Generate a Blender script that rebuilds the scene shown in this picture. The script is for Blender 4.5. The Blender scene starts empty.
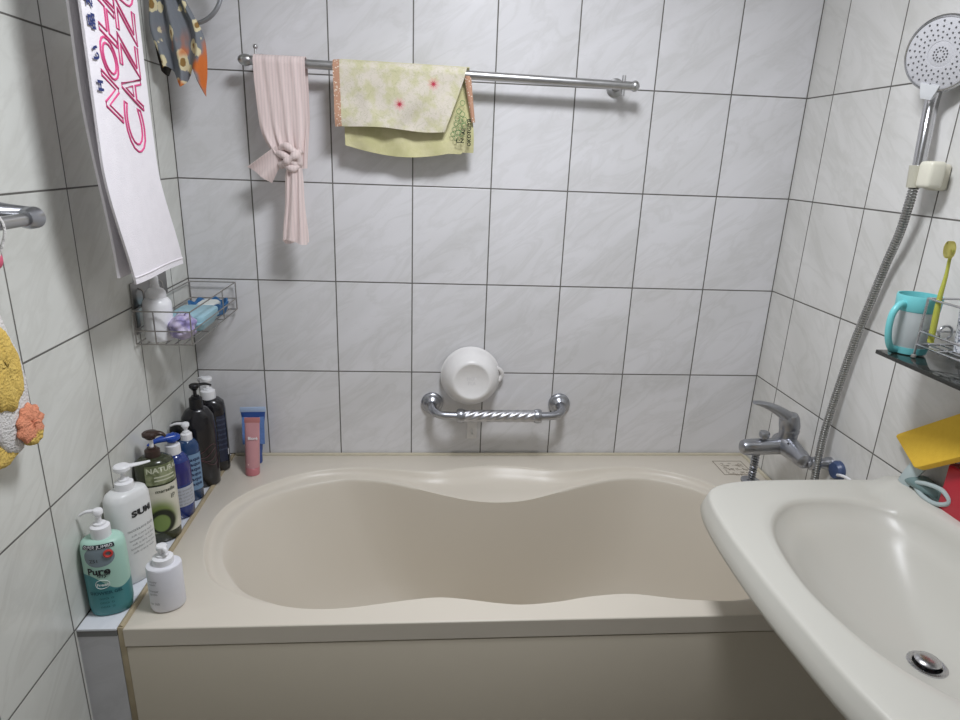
import bpy, bmesh, math, random
from mathutils import Vector, Matrix, Euler
random.seed(7)
PI = math.pi
S = bpy.context.scene
COL = S.collection

# ------------------------------------------------------------------ camera, light, exposure
cam_d = bpy.data.cameras.new('camera')
cam = bpy.data.objects.new('camera', cam_d)
COL.objects.link(cam)
R_ = Vector((0.99638, -0.07631, 0.03746)); F_ = Vector((0.08414, 0.94832, -0.30595)); U_ = Vector((-0.01218, 0.308, 0.95131))
M_ = Matrix((R_, U_, -F_)).transposed().to_4x4()
M_.translation = Vector((0.6163, -1.6807, 1.3805))
cam.matrix_world = M_
cam_d.sensor_width = 36
cam_d.lens = 635.52 / 960 * 36
cam_d.clip_start = 0.01
S.camera = cam

W = bpy.data.worlds.new('world'); S.world = W
W.use_nodes = True
W.node_tree.nodes['Background'].inputs[0].default_value = (0.9, 0.95, 1, 1)
W.node_tree.nodes['Background'].inputs[1].default_value = 0.05

LAMP = Vector((0.80, -0.84, 2.12))
la = bpy.data.lights.new('ceiling_light', 'AREA')
la.shape = 'DISK'; la.size = 0.30; la.energy = 15.3; la.color = (0.905, 0.93, 0.99)
lo = bpy.data.objects.new('ceiling_light', la); COL.objects.link(lo)
lo.location = LAMP - Vector((0, 0, 0.045))

S.view_settings.view_transform = 'Standard'
S.view_settings.look = 'None'
S.view_settings.gamma = 1
S.view_settings.use_curve_mapping = False
S.view_settings.exposure = 0.0

# ------------------------------------------------------------------ materials
def srgb(r, g, b):
    f = lambda c: (c / 255 / 12.92) if c / 255 <= 0.04045 else ((c / 255 + 0.055) / 1.055) ** 2.4
    return (f(r), f(g), f(b), 1)

class NT:
    """small node helper"""
    def __init__(s, name):
        s.m = bpy.data.materials.new(name); s.m.use_nodes = True
        s.t = s.m.node_tree; s.b = s.t.nodes['Principled BSDF']
    def n(s, typ, **kw):
        o = s.t.nodes.new(typ)
        for k, v in kw.items(): setattr(o, k, v)
        return o
    def put(s, sock, v):
        if isinstance(v, bpy.types.NodeSocket): s.t.links.new(v, sock)
        else: sock.default_value = v
    def math(s, op, a, b=0.0, c=0.0):
        o = s.n('ShaderNodeMath', operation=op)
        s.put(o.inputs[0], a); s.put(o.inputs[1], b); s.put(o.inputs[2], c)
        return o.outputs[0]
    def mix(s, f, a, b):
        o = s.n('ShaderNodeMix', data_type='RGBA')
        s.put(o.inputs[0], f); s.put(o.inputs[6], a); s.put(o.inputs[7], b)
        return o.outputs[2]
    def obj(s):
        c = s.n('ShaderNodeTexCoord'); x = s.n('ShaderNodeSeparateXYZ')
        s.t.links.new(c.outputs['Object'], x.inputs[0])
        return c.outputs['Object'], x.outputs
    def comb(s, a, b, c):
        o = s.n('ShaderNodeCombineXYZ')
        for i, v in enumerate((a, b, c)): s.put(o.inputs[i], v)
        return o.outputs[0]
    def noise(s, vec, scale, detail=2, rough=0.5, dist=0):
        o = s.n('ShaderNodeTexNoise')
        if vec is not None: s.put(o.inputs['Vector'], vec)
        o.inputs['Scale'].default_value = scale; o.inputs['Detail'].default_value = detail
        o.inputs['Roughness'].default_value = rough; o.inputs['Distortion'].default_value = dist
        return o.outputs[0]
    def step(s, v, a, b):
        o = s.n('ShaderNodeMapRange', interpolation_type='SMOOTHSTEP')
        s.put(o.inputs[0], v); s.put(o.inputs[1], a); s.put(o.inputs[2], b)
        return o.outputs[0]
    def bump(s, h, strength, dist=0.001):
        o = s.n('ShaderNodeBump'); s.put(o.inputs['Height'], h)
        o.inputs['Strength'].default_value = strength; o.inputs['Distance'].default_value = dist
        s.t.links.new(o.outputs[0], s.b.inputs['Normal'])
    def set(s, **kw):
        for k, v in kw.items(): s.put(s.b.inputs[k.replace('_', ' ')], v)
        return s.m

def plain(name, col, rough=0.4, metal=0, var=0.04, nscale=60, **kw):
    """solid colour with a slight procedural mottling"""
    k = NT(name)
    o, _ = k.obj()
    n = k.noise(o, nscale, 3)
    d = tuple(c * (1 - var) for c in col[:3]) + (1,)
    e = tuple(min(1, c * (1 + var)) for c in col[:3]) + (1,)
    k.set(Base_Color=k.mix(n, d, e), Roughness=rough, Metallic=metal, **kw)
    return k.m

def tile_mat(name, ua, uo, va, vo, tu=0.2, tv=0.25, corner=None, base=(228, 227, 229), vein=(209, 208, 207), grout=(112, 110, 106), gw=0.0012, rough=0.22, tint=None):
    k = NT(name)
    o, x = k.obj()
    U = k.math('DIVIDE', k.math('SUBTRACT', x[ua], uo), tu)
    V = k.math('DIVIDE', k.math('SUBTRACT', x[va], vo), tv)
    fu = k.math('FRACT', U); fv = k.math('FRACT', V)
    du = k.math('MULTIPLY', k.math('MINIMUM', fu, k.math('SUBTRACT', 1.0, fu)), tu)
    dv = k.math('MULTIPLY', k.math('MINIMUM', fv, k.math('SUBTRACT', 1.0, fv)), tv)
    d = k.math('MINIMUM', du, dv)
    if corner is not None:
        d = k.math('MINIMUM', d, k.math('ABSOLUTE', k.math('SUBTRACT', x[ua], corner)))
    cell = k.comb(k.math('FLOOR', U), k.math('FLOOR', V), 0.0)
    wn = k.n('ShaderNodeTexWhiteNoise', noise_dimensions='3D'); k.put(wn.inputs[0], cell)
    # diagonal veins: rotate (u,v), stretch along the diagonal, shift per tile
    u2 = x[ua]; v2 = x[va]
    a = k.math('ADD', k.math('MULTIPLY', u2, 0.8), k.math('MULTIPLY', v2, 0.6))
    b = k.math('SUBTRACT', k.math('MULTIPLY', v2, 0.8), k.math('MULTIPLY', u2, 0.6))
    vec = k.comb(k.math('MULTIPLY_ADD', a, 5.0, k.math('MULTIPLY', wn.outputs[0], 17.0)), k.math('MULTIPLY', b, 15.0), k.math('MULTIPLY', wn.outputs[0], 31.0))
    n1 = k.noise(vec, 1.0, 5, 0.6, 0.9)
    ridge = k.math('SUBTRACT', 1.0, k.math('MULTIPLY', k.math('ABSOLUTE', k.math('SUBTRACT', n1, 0.5)), 13.0))
    ridge = k.math('MAXIMUM', ridge, 0.0)
    cloud = k.step(k.noise(vec, 0.45, 3, 0.5, 0.4), 0.35, 0.72)
    f = k.math('MINIMUM', k.math('ADD', k.math('MULTIPLY', ridge, 0.35), k.math('MULTIPLY', cloud, 0.6)), 1.0)
    colr = k.mix(f, srgb(*base), srgb(*vein))
    g = k.math('SUBTRACT', 1.0, k.step(d, gw, gw + 0.0007))
    gn = k.noise(o, 25, 3)
    gcol = k.mix(gn, srgb(*grout), srgb(grout[0] - 22, grout[1] - 22, grout[2] - 24))
    k.set(Base_Color=k.mix(g, colr, gcol), Roughness=k.math('MULTIPLY_ADD', g, 0.5, rough))
    k.b.inputs['Specular IOR Level'].default_value = 0.5
    k.bump(k.step(d, 0.0006, 0.0026), 0.55, 0.0012)
    return k.m

m_back = tile_mat('tile_back', 0, 0.1761, 2, 0.5505, corner=0.0)
m_left = tile_mat('tile_left', 1, -0.1057, 2, 0.5505, corner=0.0, base=(221, 222, 216), vein=(203, 203, 196))
m_right = tile_mat('tile_right', 1, -0.1081, 2, 0.5505, base=(225, 224, 221), vein=(206, 205, 200))
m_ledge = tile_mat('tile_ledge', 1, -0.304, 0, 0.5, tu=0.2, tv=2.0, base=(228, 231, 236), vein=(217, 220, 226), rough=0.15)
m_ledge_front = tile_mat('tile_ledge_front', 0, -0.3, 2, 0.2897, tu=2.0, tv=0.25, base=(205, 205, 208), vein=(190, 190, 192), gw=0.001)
m_grout = plain('grout', srgb(128, 128, 127), 0.8)
m_floor = tile_mat('tile_floor', 0, 0.0, 1, 0.0, tu=0.3, tv=0.3, base=(150, 144, 134), vein=(128, 122, 112), rough=0.4)
m_ceiling = plain('ceiling_paint', srgb(232, 232, 230), 0.7)

def ceramic(name, c, rough, dirt=None):
    k = NT(name); o, x = k.obj()
    n = k.noise(o, 2.5, 2, 0.5)
    c2 = tuple(v * 0.975 for v in srgb(*c)[:3]) + (1,)
    k.set(Base_Color=k.mix(n, srgb(*c), c2), Roughness=k.math('MULTIPLY_ADD', k.noise(o, 3, 1), 0.03, rough))
    k.b.inputs['Specular IOR Level'].default_value = 0.32
    return k.m
m_tub = ceramic('tub_acrylic', (219, 211, 197), 0.32)
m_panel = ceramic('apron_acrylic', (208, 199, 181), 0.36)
m_seam = plain('dark_gap', srgb(40, 34, 28), 0.8)
m_sil = plain('old_silicone', srgb(198, 190, 168), 0.5, var=0.15, nscale=30)
m_sil_dirty = plain('stained_silicone', srgb(172, 158, 130), 0.55, var=0.3, nscale=22)
m_sink = ceramic('sink_ceramic', (205, 203, 194), 0.3)
m_etch = plain('etched_print', srgb(140, 126, 108), 0.6)

def chrome(name, c=(0.62, 0.62, 0.64), rough=0.2, var=0.12):
    k = NT(name); o, x = k.obj()
    n = k.noise(o, 35, 4, 0.6)
    k.set(Base_Color=k.mix(n, tuple(v * (1 - var) for v in c) + (1,), tuple(min(1, v * (1 + var)) for v in c) + (1,)),
          Metallic=1.0, Roughness=k.math('MULTIPLY_ADD', n, 0.15, rough))
    return k.m
m_chrome = chrome('chrome')
m_dull = chrome('dull_chrome', (0.42, 0.43, 0.46), 0.24)
m_steel = chrome('brushed_steel', (0.5, 0.5, 0.5), 0.28)
m_wire = chrome('wire_steel', (0.40, 0.38, 0.36), 0.32, 0.25)
m_hose = chrome('hose_steel', (0.46, 0.46, 0.45), 0.26)
m_dark = plain('black_rubber', srgb(28, 28, 30), 0.5)

# ------------------------------------------------------------------ mesh helpers
class MB:
    def __init__(s): s.bm = bmesh.new(); s.mi = 0
    def _add(s, verts, faces):
        vs = [s.bm.verts.new(v) for v in verts]
        for f in faces:
            try:
                fc = s.bm.faces.new([vs[i] for i in f]); fc.material_index = s.mi
            except ValueError: pass
        return s
    def box(s, a, b, bev=0, seg=2, mat=None):
        a = Vector(a); b = Vector(b)
        t = bmesh.new(); bmesh.ops.create_cube(t, size=1)
        for v in t.verts: v.co = Vector([(a[i] + b[i]) / 2 + v.co[i] * (b[i] - a[i]) for i in range(3)])
        if bev: bmesh.ops.bevel(t, geom=t.edges[:], offset=bev, segments=seg, affect='EDGES', profile=0.5)
        s._merge(t, mat); return s
    def _merge(s, t, mat=None):
        t.verts.ensure_lookup_table(); t.verts.index_update()
        s._add([(mat @ v.co if mat else v.co.copy()) for v in t.verts], [[v.index for v in f.verts] for f in t.faces])
        t.free()
    def loft(s, rings, cap0=True, cap1=True, closed=False):
        n = len(rings[0]); vs = [p for r in rings for p in r]; fs = []
        m = len(rings)
        for i in range(m if closed else m - 1):
            j = (i + 1) % m
            for k in range(n):
                l = (k + 1) % n
                fs.append((i * n + k, i * n + l, j * n + l, j * n + k))
        if not closed:
            if cap0: fs.append(tuple(reversed(range(n))))
            if cap1: fs.append(tuple(range((m - 1) * n, m * n)))
        s._add(vs, fs); return s
    def tube(s, pts, r, n=12, caps=True, closed=False, flat=1.0):
        pts = [Vector(p) for p in pts]; m = len(pts)
        rr = r if isinstance(r, (list, tuple)) else [r] * m
        T = []
        for i in range(m):
            a = pts[(i - 1) % m] if (closed or i > 0) else pts[i]
            b = pts[(i + 1) % m] if (closed or i < m - 1) else pts[i]
            T.append((b - a).normalized())
        up = Vector((0, 0, 1)) if abs(T[0].z) < 0.9 else Vector((0, 1, 0))
        N = (up - T[0] * up.dot(T[0])).normalized()
        rings = []
        for i in range(m):
            if i: N = (N - T[i] * N.dot(T[i])).normalized()
            B = T[i].cross(N)
            rings.append([pts[i] + (N * math.cos(2 * PI * k / n) * flat + B * math.sin(2 * PI * k / n)) * rr[i] for k in range(n)])
        s.loft(rings, caps, caps, closed); return s
    def cyl(s, a, b, r, r2=None, n=24):
        return s.tube([a, b], [r, r if r2 is None else r2], n)
    def lathe(s, prof, c=(0, 0, 0), axis=(0, 0, 1), n=32, cap0=True, cap1=True):
        q = Vector(axis).normalized().to_track_quat('Z', 'Y'); c = Vector(c)
        s.loft([[c + q @ Vector((r * math.cos(2 * PI * k / n), r * math.sin(2 * PI * k / n), z)) for k in range(n)] for z, r in prof], cap0, cap1)
        return s
    def ball(s, c, r, sc=(1, 1, 1), n=20, mat=None):
        t = bmesh.new(); bmesh.ops.create_uvsphere(t, u_segments=n, v_segments=max(6, n * 2 // 3), radius=r)
        for v in t.verts: v.co = Vector(c) + Vector([v.co[i] * sc[i] for i in range(3)])
        s._merge(t, mat); return s
    def grid(s, fn, nu, nv, thick=0.0):
        """fn(u,v)->Vector for u,v in 0..1; thick gives a solid sheet"""
        P = [[Vector(fn(i / nu, j / nv)) for j in range(nv + 1)] for i in range(nu + 1)]
        if not thick:
            s._add([p for r in P for p in r], [(i * (nv + 1) + j, (i + 1) * (nv + 1) + j, (i + 1) * (nv + 1) + j + 1, i * (nv + 1) + j + 1) for i in range(nu) for j in range(nv)])
            return s
        N = []
        for i in range(nu + 1):
            row = []
            for j in range(nv + 1):
                du = P[min(i + 1, nu)][j] - P[max(i - 1, 0)][j]; dv = P[i][min(j + 1, nv)] - P[i][max(j - 1, 0)]
                nn = du.cross(dv); row.append(nn.normalized() if nn.length > 1e-12 else Vector((0, -1, 0)))
            N.append(row)
        w = nv + 1; A = [P[i][j] + N[i][j] * thick / 2 for i in range(nu + 1) for j in range(w)]
        B = [P[i][j] - N[i][j] * thick / 2 for i in range(nu + 1) for j in range(w)]
        o = len(A); f = []
        for i in range(nu):
            for j in range(nv):
                a, b, c, d = i * w + j, (i + 1) * w + j, (i + 1) * w + j + 1, i * w + j + 1
                f += [(a, b, c, d), (o + d, o + c, o + b, o + a)]
        for i in range(nu):
            a, b = i * w, (i + 1) * w; f.append((b, a, o + a, o + b))
            a, b = i * w + nv, (i + 1) * w + nv; f.append((a, b, o + b, o + a))
        for j in range(nv):
            a, b = j, j + 1; f.append((a, b, o + b, o + a))
            a, b = nu * w + j, nu * w + j + 1; f.append((b, a, o + a, o + b))
        s._add(A + B, f); return s
    def build(s, name, mats, parent=None, loc=None, sharp=35, label=None, world=False, fixn=True):
        """world=True: vertices were given in world coordinates"""
        if fixn: bmesh.ops.recalc_face_normals(s.bm, faces=s.bm.faces[:])
        a = math.radians(sharp)
        for e in s.bm.edges:
            if len(e.link_faces) == 2 and e.calc_face_angle(0) > a: e.smooth = False
        for f in s.bm.faces: f.smooth = True
        me = bpy.data.meshes.new(name)
        if world and parent is not None:
            o_ = wloc(parent)
            for v in s.bm.verts: v.co = v.co - o_
        s.bm.to_mesh(me); s.bm.free()
        for m in (mats if isinstance(mats, (list, tuple)) else [mats]): me.materials.append(m)
        o = bpy.data.objects.new(name, me); COL.objects.link(o)
        if loc is not None: o.location = loc
        if parent is not None: o.parent = parent
        if label: o['label'] = label
        return o

def wloc(o):
    v = Vector((0, 0, 0))
    while o is not None: v += o.location; o = o.parent
    return v

def tag(o, label=None, cat=None, group=None, kind=None):
    if label: o['label'] = label
    if cat: o['category'] = cat
    if group: o['group'] = group
    if kind: o['kind'] = kind
    return o
def thing(name, label, cat, loc=(0, 0, 0), rot=(0, 0, 0), group=None):
    o = bpy.data.objects.new(name, None); COL.objects.link(o)
    o.empty_display_size = 0.03
    o.location = loc; o.rotation_euler = rot
    return tag(o, label, cat, group)
def struct(name, mb, m):
    o = mb.build(name, m); o['kind'] = 'structure'; return o

def crom(pts, per=8, closed=False):
    pts = [Vector(p) for p in pts]; n = len(pts); out = []
    for i in range(n if closed else n - 1):
        g = (lambda k: pts[k % n]) if closed else (lambda k: pts[max(0, min(n - 1, k))])
        p0, p1, p2, p3 = g(i - 1), g(i), g(i + 1), g(i + 2)
        for j in range(per):
            t = j / per
            out.append(0.5 * ((2 * p1) + (p2 - p0) * t + (2 * p0 - 5 * p1 + 4 * p2 - p3) * t * t + (3 * p1 - p0 - 3 * p2 + p3) * t ** 3))
    if not closed: out.append(pts[-1])
    return out
def sm(x, a, b):
    t = max(0, min(1, (x - a) / (b - a))); return t * t * (3 - 2 * t)

def text_mesh(txt, size, bold=0.0, align='CENTER', ext=0.0, res=3):
    cu = bpy.data.curves.new('t', 'FONT'); cu.body = txt; cu.size = size; cu.align_x = align; cu.align_y = 'CENTER'
    cu.offset = bold; cu.resolution_u = res
    o = bpy.data.objects.new('t', cu); COL.objects.link(o)
    bpy.context.view_layer.update()
    dg = bpy.context.evaluated_depsgraph_get()
    me = bpy.data.meshes.new_from_object(o.evaluated_get(dg))
    vs = [v.co.copy() for v in me.vertices]; fs = [tuple(p.vertices) for p in me.polygons]
    bpy.data.objects.remove(o); bpy.data.curves.remove(cu); bpy.data.meshes.remove(me)
    return vs, fs
def text_outline(txt, size, width, shear=0.0, space=1.0):
    """letters drawn as strokes along their outlines; returns polylines in 2-D"""
    cu = bpy.data.curves.new('t', 'FONT'); cu.body = txt; cu.size = size; cu.align_x = 'LEFT'
    cu.fill_mode = 'NONE'; cu.shear = shear; cu.space_character = space; cu.resolution_u = 4; cu.offset = width
    o = bpy.data.objects.new('t', cu); COL.objects.link(o)
    bpy.context.view_layer.update()
    dg = bpy.context.evaluated_depsgraph_get()
    me = bpy.data.meshes.new_from_object(o.evaluated_get(dg))
    adj = {}
    for e in me.edges:
        a, b = e.vertices; adj.setdefault(a, []).append(b); adj.setdefault(b, []).append(a)
    co = [v.co.copy() for v in me.vertices]; seen = set(); loops = []
    for st in adj:
        if st in seen: continue
        lp = [st]; seen.add(st); cur = st
        while True:
            nx = [k for k in adj[cur] if k not in seen]
            if not nx: break
            cur = nx[0]; seen.add(cur); lp.append(cur)
        loops.append([co[i] for i in lp])
    bpy.data.objects.remove(o); bpy.data.curves.remove(cu); bpy.data.meshes.remove(me)
    return loops

# ------------------------------------------------------------------ room shell
RW = 1.5783
H = 2.17
Y1 = -2.45
struct('wall_back', MB().box((-0.1, 0, 0), (RW + 0.1, 0.1, H)), m_back)
struct('wall_left', MB().box((-0.1, Y1, 0), (0, 0, H)), m_left)
struct('wall_right', MB().box((RW, Y1, 0), (RW + 0.1, 0, H)), m_right)
struct('wall_front', MB().box((-0.1, Y1 - 0.1, 0), (RW + 0.1, Y1, H)), m_back)
struct('floor', MB().box((-0.1, Y1 - 0.1, -0.1), (RW + 0.1, 0.1, 0)), m_floor)
struct('ceiling', MB().box((-0.1, Y1 - 0.1, H), (RW + 0.1, 0.1, H + 0.1)), m_ceiling)
# tiled ledge between the left wall and the tub
TX = 0.080   # left side of the tub
TY = -0.701  # front of the tub
struct('trim_1', MB().box((0.0, TY + 0.002, 0.0), (TX - 0.011, 0, 0.5335)), m_ledge_front)
struct('trim_2', MB().box((0.0, TY + 0.0015, 0.5335), (TX - 0.012, 0, 0.5455)), m_grout)
struct('trim_3', MB().box((0.001, TY + 0.0005, 0.5455), (TX - 0.011, -0.001, 0.5505), 0.0012), m_ledge)

# ceiling lamp (above the frame)
t = thing('ceiling_lamp', 'round white ceiling lamp above the tub, out of frame', 'lamp', (LAMP.x, LAMP.y, H))
MB().lathe([(-0.004, 0.17), (-0.03, 0.17), (-0.034, 0.165)], n=48).build('base', plain('lamp_base', srgb(235, 235, 235), 0.4), t)
k = NT('lamp_glow'); k.set(Base_Color=(1, 1, 1, 1), Emission_Color=(0.92, 0.95, 1.0, 1), Emission_Strength=1.5)
MB().lathe([(-0.034, 0.158), (-0.05, 0.15), (-0.06, 0.12), (-0.064, 0.06), (-0.065, 0.001)], n=48).build('diffuser', k.m, t)

# ------------------------------------------------------------------ bathtub
tub = thing('bathtub', 'beige built-in bathtub with wavy inner rim along the back wall', 'bathtub', (0.829, -0.347, 0))
CX, CY, EA, EB = 0.82, -0.375, 0.66, 0.285
x0, x1, y0, y1 = TX, RW - 0.001, TY, -0.001
NP = 288
phis = [2 * PI * i / NP for i in range(NP)]
for cx_, cy_ in ((x0, y0), (x1, y0), (x0, y1), (x1, y1)):
    a = math.atan2((cy_ - CY) / EB, (cx_ - CX) / EA) % (2 * PI)
    i = min(range(NP), key=lambda i: abs((phis[i] - a + PI) % (2 * PI) - PI)); phis[i] = a
def ray_poly(poly, c, d):
    best = None
    for i in range(len(poly)):
        p, q_ = poly[i], poly[(i + 1) % len(poly)]
        ex, ey = q_[0] - p[0], q_[1] - p[1]
        den = d[0] * ey - d[1] * ex
        if abs(den) < 1e-12: continue
        tt = ((p[0] - c[0]) * ey - (p[1] - c[1]) * ex) / den
        uu = ((p[0] - c[0]) * d[1] - (p[1] - c[1]) * d[0]) / den
        if tt > 0 and -1e-9 <= uu <= 1 + 1e-9 and (best is None or tt > best): best = tt
    return best
def outline(poly, c, ea, eb, ph):
    out = []
    for p in ph:
        d = (ea * math.cos(p), eb * math.sin(p)); tt = ray_poly(poly, c, d)
        out.append((c[0] + d[0] * tt, c[1] + d[1] * tt))
    return out
lip = [(.128, -.37), (.131, -.31), (.15, -.254), (.195, -.19), (.275, -.127), (.35, -.097), (.438, -.087), (.521, -.096), (.60, -.108), (.66, -.106), (.735, -.087), (.81, -.077), (.885, -.084), (.964, -.103), (1.03, -.106), (1.10, -.094), (1.17, -.086),
       (1.242, -.093), (1.33, -.130), (1.40, -.195), (1.45, -.28), (1.47, -.37), (1.462, -.46), (1.43, -.55), (1.36, -.625), (1.262, -.661), (1.15, -.656), (1.10, -.647), (1.03, -.635), (.95, -.641), (.885, -.654), (.814, -.661), (.76, -.655),
       (.70, -.642), (.649, -.635), (.60, -.639), (.533, -.650), (.458, -.661), (.38, -.659), (.30, -.635), (.225, -.592), (.178, -.545), (.143, -.46)]
inn = [(.166, -.37), (.171, -.31), (.192, -.25), (.235, -.200), (.30, -.160), (.38, -.130), (.43, -.125), (.50, -.134), (.578, -.158), (.655, -.184), (.735, -.204), (.81, -.210), (.885, -.205), (.97, -.181), (1.05, -.153), (1.13, -.131), (1.20, -.124),
       (1.26, -.135), (1.33, -.173), (1.39, -.235), (1.425, -.31), (1.437, -.38), (1.43, -.46), (1.395, -.54), (1.33, -.61), (1.25, -.652), (1.15, -.650), (1.10, -.641), (1.03, -.629), (.95, -.635), (.885, -.648), (.814, -.655), (.76, -.649),
       (.70, -.636), (.649, -.629), (.60, -.633), (.533, -.644), (.458, -.655), (.385, -.653), (.323, -.634), (.25, -.577), (.197, -.500), (.175, -.44)]
lipP = [(v.x, v.y) for v in crom([(p[0], p[1], 0) for p in lip], 6, True)]
innP = [(v.x, v.y) for v in crom([(p[0], p[1], 0) for p in inn], 6, True)]
C2 = (CX, CY)
rect = [(x0, y0), (x1, y0), (x1, y1), (x0, y1)]
LR = outline(rect, C2, EA, EB, phis); LL = outline(lipP, C2, EA, EB, phis); LI = outline(innP, C2, EA, EB, phis)
ZD = 0.550
def toward(p, q_, d):
    v = Vector((q_[0] - p[0], q_[1] - p[1])); l = v.length
    return (p[0] + v.x / l * d, p[1] + v.y / l * d) if l > 1e-9 else p
def ins_rect(p, d):
    return (min(max(p[0], x0 + d), x1 - d), min(max(p[1], y0 + d), y1 - d))
rings = []
def addr(pts, zf): rings.append([Vector((p[0], p[1], zf(i) if callable(zf) else zf)) for i, p in enumerate(pts)])
addr([ins_rect(p, 0.016) for p in LR], 0.512)
addr(LR, 0.5115); addr(LR, 0.5465); addr(LR, 0.5478)
addr([ins_rect(p, 0.0008) for p in LR], 0.5492); addr([ins_rect(p, 0.0025) for p in LR], ZD)
def gap(i): return math.hypot(LL[i][0] - LI[i][0], LL[i][1] - LI[i][1])
def rec(i):   # how deep the bench between lip and edge sits
    x, y = LI[i]; g = sm(gap(i), 0.008, 0.035)
    deep = 0.012 + 0.023 * math.exp(-((x - 0.81) / 0.20) ** 2) * (1 if y > CY else 0)
    return deep * g
mixp = lambda a, b, f: (a[0] + (b[0] - a[0]) * f, a[1] + (b[1] - a[1]) * f)
addr([mixp(LL[i], LR[i], 0.07) for i in range(NP)], ZD)
addr([mixp(LL[i], LR[i], 0.02) for i in range(NP)], ZD + 0.0008)
addr(LL, lambda i: ZD + 0.0006)
addr([mixp(LL[i], LI[i], 0.05) for i in range(NP)], lambda i: ZD - 0.0010 - rec(i) * 0.10)
addr([mixp(LL[i], LI[i], 0.12) for i in range(NP)], lambda i: ZD - 0.0018 - rec(i) * 0.38)
addr([mixp(LL[i], LI[i], 0.24) for i in range(NP)], lambda i: ZD - 0.002 - rec(i) * 0.82)
addr([mixp(LL[i], LI[i], 0.34) for i in range(NP)], lambda i: ZD - 0.002 - rec(i) * 0.98)
addr([mixp(LL[i], LI[i], 0.60) for i in range(NP)], lambda i: ZD - 0.002 - rec(i))
addr([mixp(LL[i], LI[i], 0.93) for i in range(NP)], lambda i: ZD - 0.002 - rec(i) * 0.98)
addr(LI, lambda i: ZD - 0.0035 - rec(i))
# down into the basin: the outline relaxes into an oval bottom
def bottom_pt(i, s):
    p = phis[i]; c, sn = math.cos(p), math.sin(p)
    bx = 0.80 + (0.54 if c > 0 else 0.27) * c; by = -0.395 + 0.185 * sn
    return (bx, by)
for dz, f in ((0.006, 0.012), (0.014, 0.028), (0.03, 0.05), (0.06, 0.09), (0.11, 0.17), (0.17, 0.27), (0.23, 0.38), (0.29, 0.5), (0.34, 0.64), (0.375, 0.78), (0.395, 0.92), (0.405, 1.05)):
    pts = []
    for i in range(NP):
        fx = f
        pts.append(mixp(LI[i], bottom_pt(i, 0), fx * (1 - 0.12 * math.sin(PI * min(1, fx)))))
    addr(pts, lambda i, dz=dz: ZD - 0.0035 - rec(i) * (1 - dz / 0.405) - dz)
for f in (0.75, 0.4, 0.1):
    addr([(0.80 + (bottom_pt(i, 0)[0] - 0.80) * f, -0.395 + (bottom_pt(i, 0)[1] + 0.395) * f) for i in range(NP)], 0.1405 - 0.004 * (1 - f))
MB().loft(rings, False, True).build('tub_shell', m_tub, tub, sharp=60, world=True)
MB().box((x0 + 0.001, TY + 0.0015, 0.002), (x1, TY + 0.030, 0.5075), 0.001).build('apron_panel', m_panel, tub, world=True)
MB().box((x0 + 0.001, TY + 0.006, 0.500), (x1, TY + 0.032, 0.5115)).build('panel_gap', m_seam, tub, world=True)
# silicone joints
mb = MB()
mb.tube([(TX + 0.004, -0.007, 0.551), (0.5, -0.0065, 0.551), (1.0, -0.0065, 0.551), (RW - 0.007, -0.007, 0.551)], 0.0055, 8)
mb.tube([(RW - 0.0065, -0.008, 0.551), (RW - 0.0065, -0.3, 0.551), (RW - 0.0065, TY + .01, 0.551)], 0.0055, 8)
mb.build('silicone_bead', m_sil, tub, world=True)
mb = MB()
mb.box((TX - 0.0105, TY + 0.002, 0.30), (TX + 0.001, -0.002, 0.5508), 0.001)
mb.tube([(TX - 0.005, TY + 0.004, 0.5495), (TX - 0.005, -0.35, 0.5495), (TX - 0.004, -0.008, 0.5495)], 0.0052, 8)
mb.build('silicone_bead', m_sil_dirty, tub, world=True, label='stained brownish silicone joint against the tiled ledge')
# pale printed mark in the back right corner
mb = MB(); z = ZD + 0.0003
mx0, mx1, my0, my1 = 1.459, 1.545, -0.133, -0.050
def bar(a, b, w=0.0012):
    a = Vector(a); b = Vector(b); d = (b - a).normalized(); n_ = Vector((-d.y, d.x, 0)) * w / 2; h = Vector((0, 0, 0.0004))
    mb.loft([[a + n_, a - n_, a - n_ + h, a + n_ + h], [b + n_, b - n_, b - n_ + h, b + n_ + h]])
for a, b in (((mx0, my0), (mx1, my0)), ((mx1, my0), (mx1, my1)), ((mx1, my1), (mx0, my1)), ((mx0, my1), (mx0, my0))): bar((*a, z), (*b, z), 0.0018)
rr = random.Random(3)
for row in range(3):
    yy = my1 - 0.014 - row * 0.026
    for c_ in range(4):
        xx = mx0 + 0.008 + c_ * 0.019
        for _ in range(5):
            a = (xx + rr.uniform(0, .014), yy - rr.uniform(0, .014), z)
            b = (a[0] + rr.choice((.009, 0)), a[1] - rr.choice((.010, 0.0)) - 0.001, z)
            if b[0] < mx1 - .003: bar(a, b, 0.0011)
mb.build('printed_mark', m_etch, tub, world=True, label='small rectangular printed mark')
MB().box((1.375, -0.575, 0.485), (1.395, -0.515, 0.525), 0.003).build('overflow_plate', plain('overflow_dark', srgb(86, 84, 66), 0.4), tub, world=True)
MB().lathe([(0, 0.03), (0.003, 0.03), (0.004, 0.026), (0.004, 0.001)], (1.15, -0.4, 0.137)).build('drain', m_chrome, tub, world=True)

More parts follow.
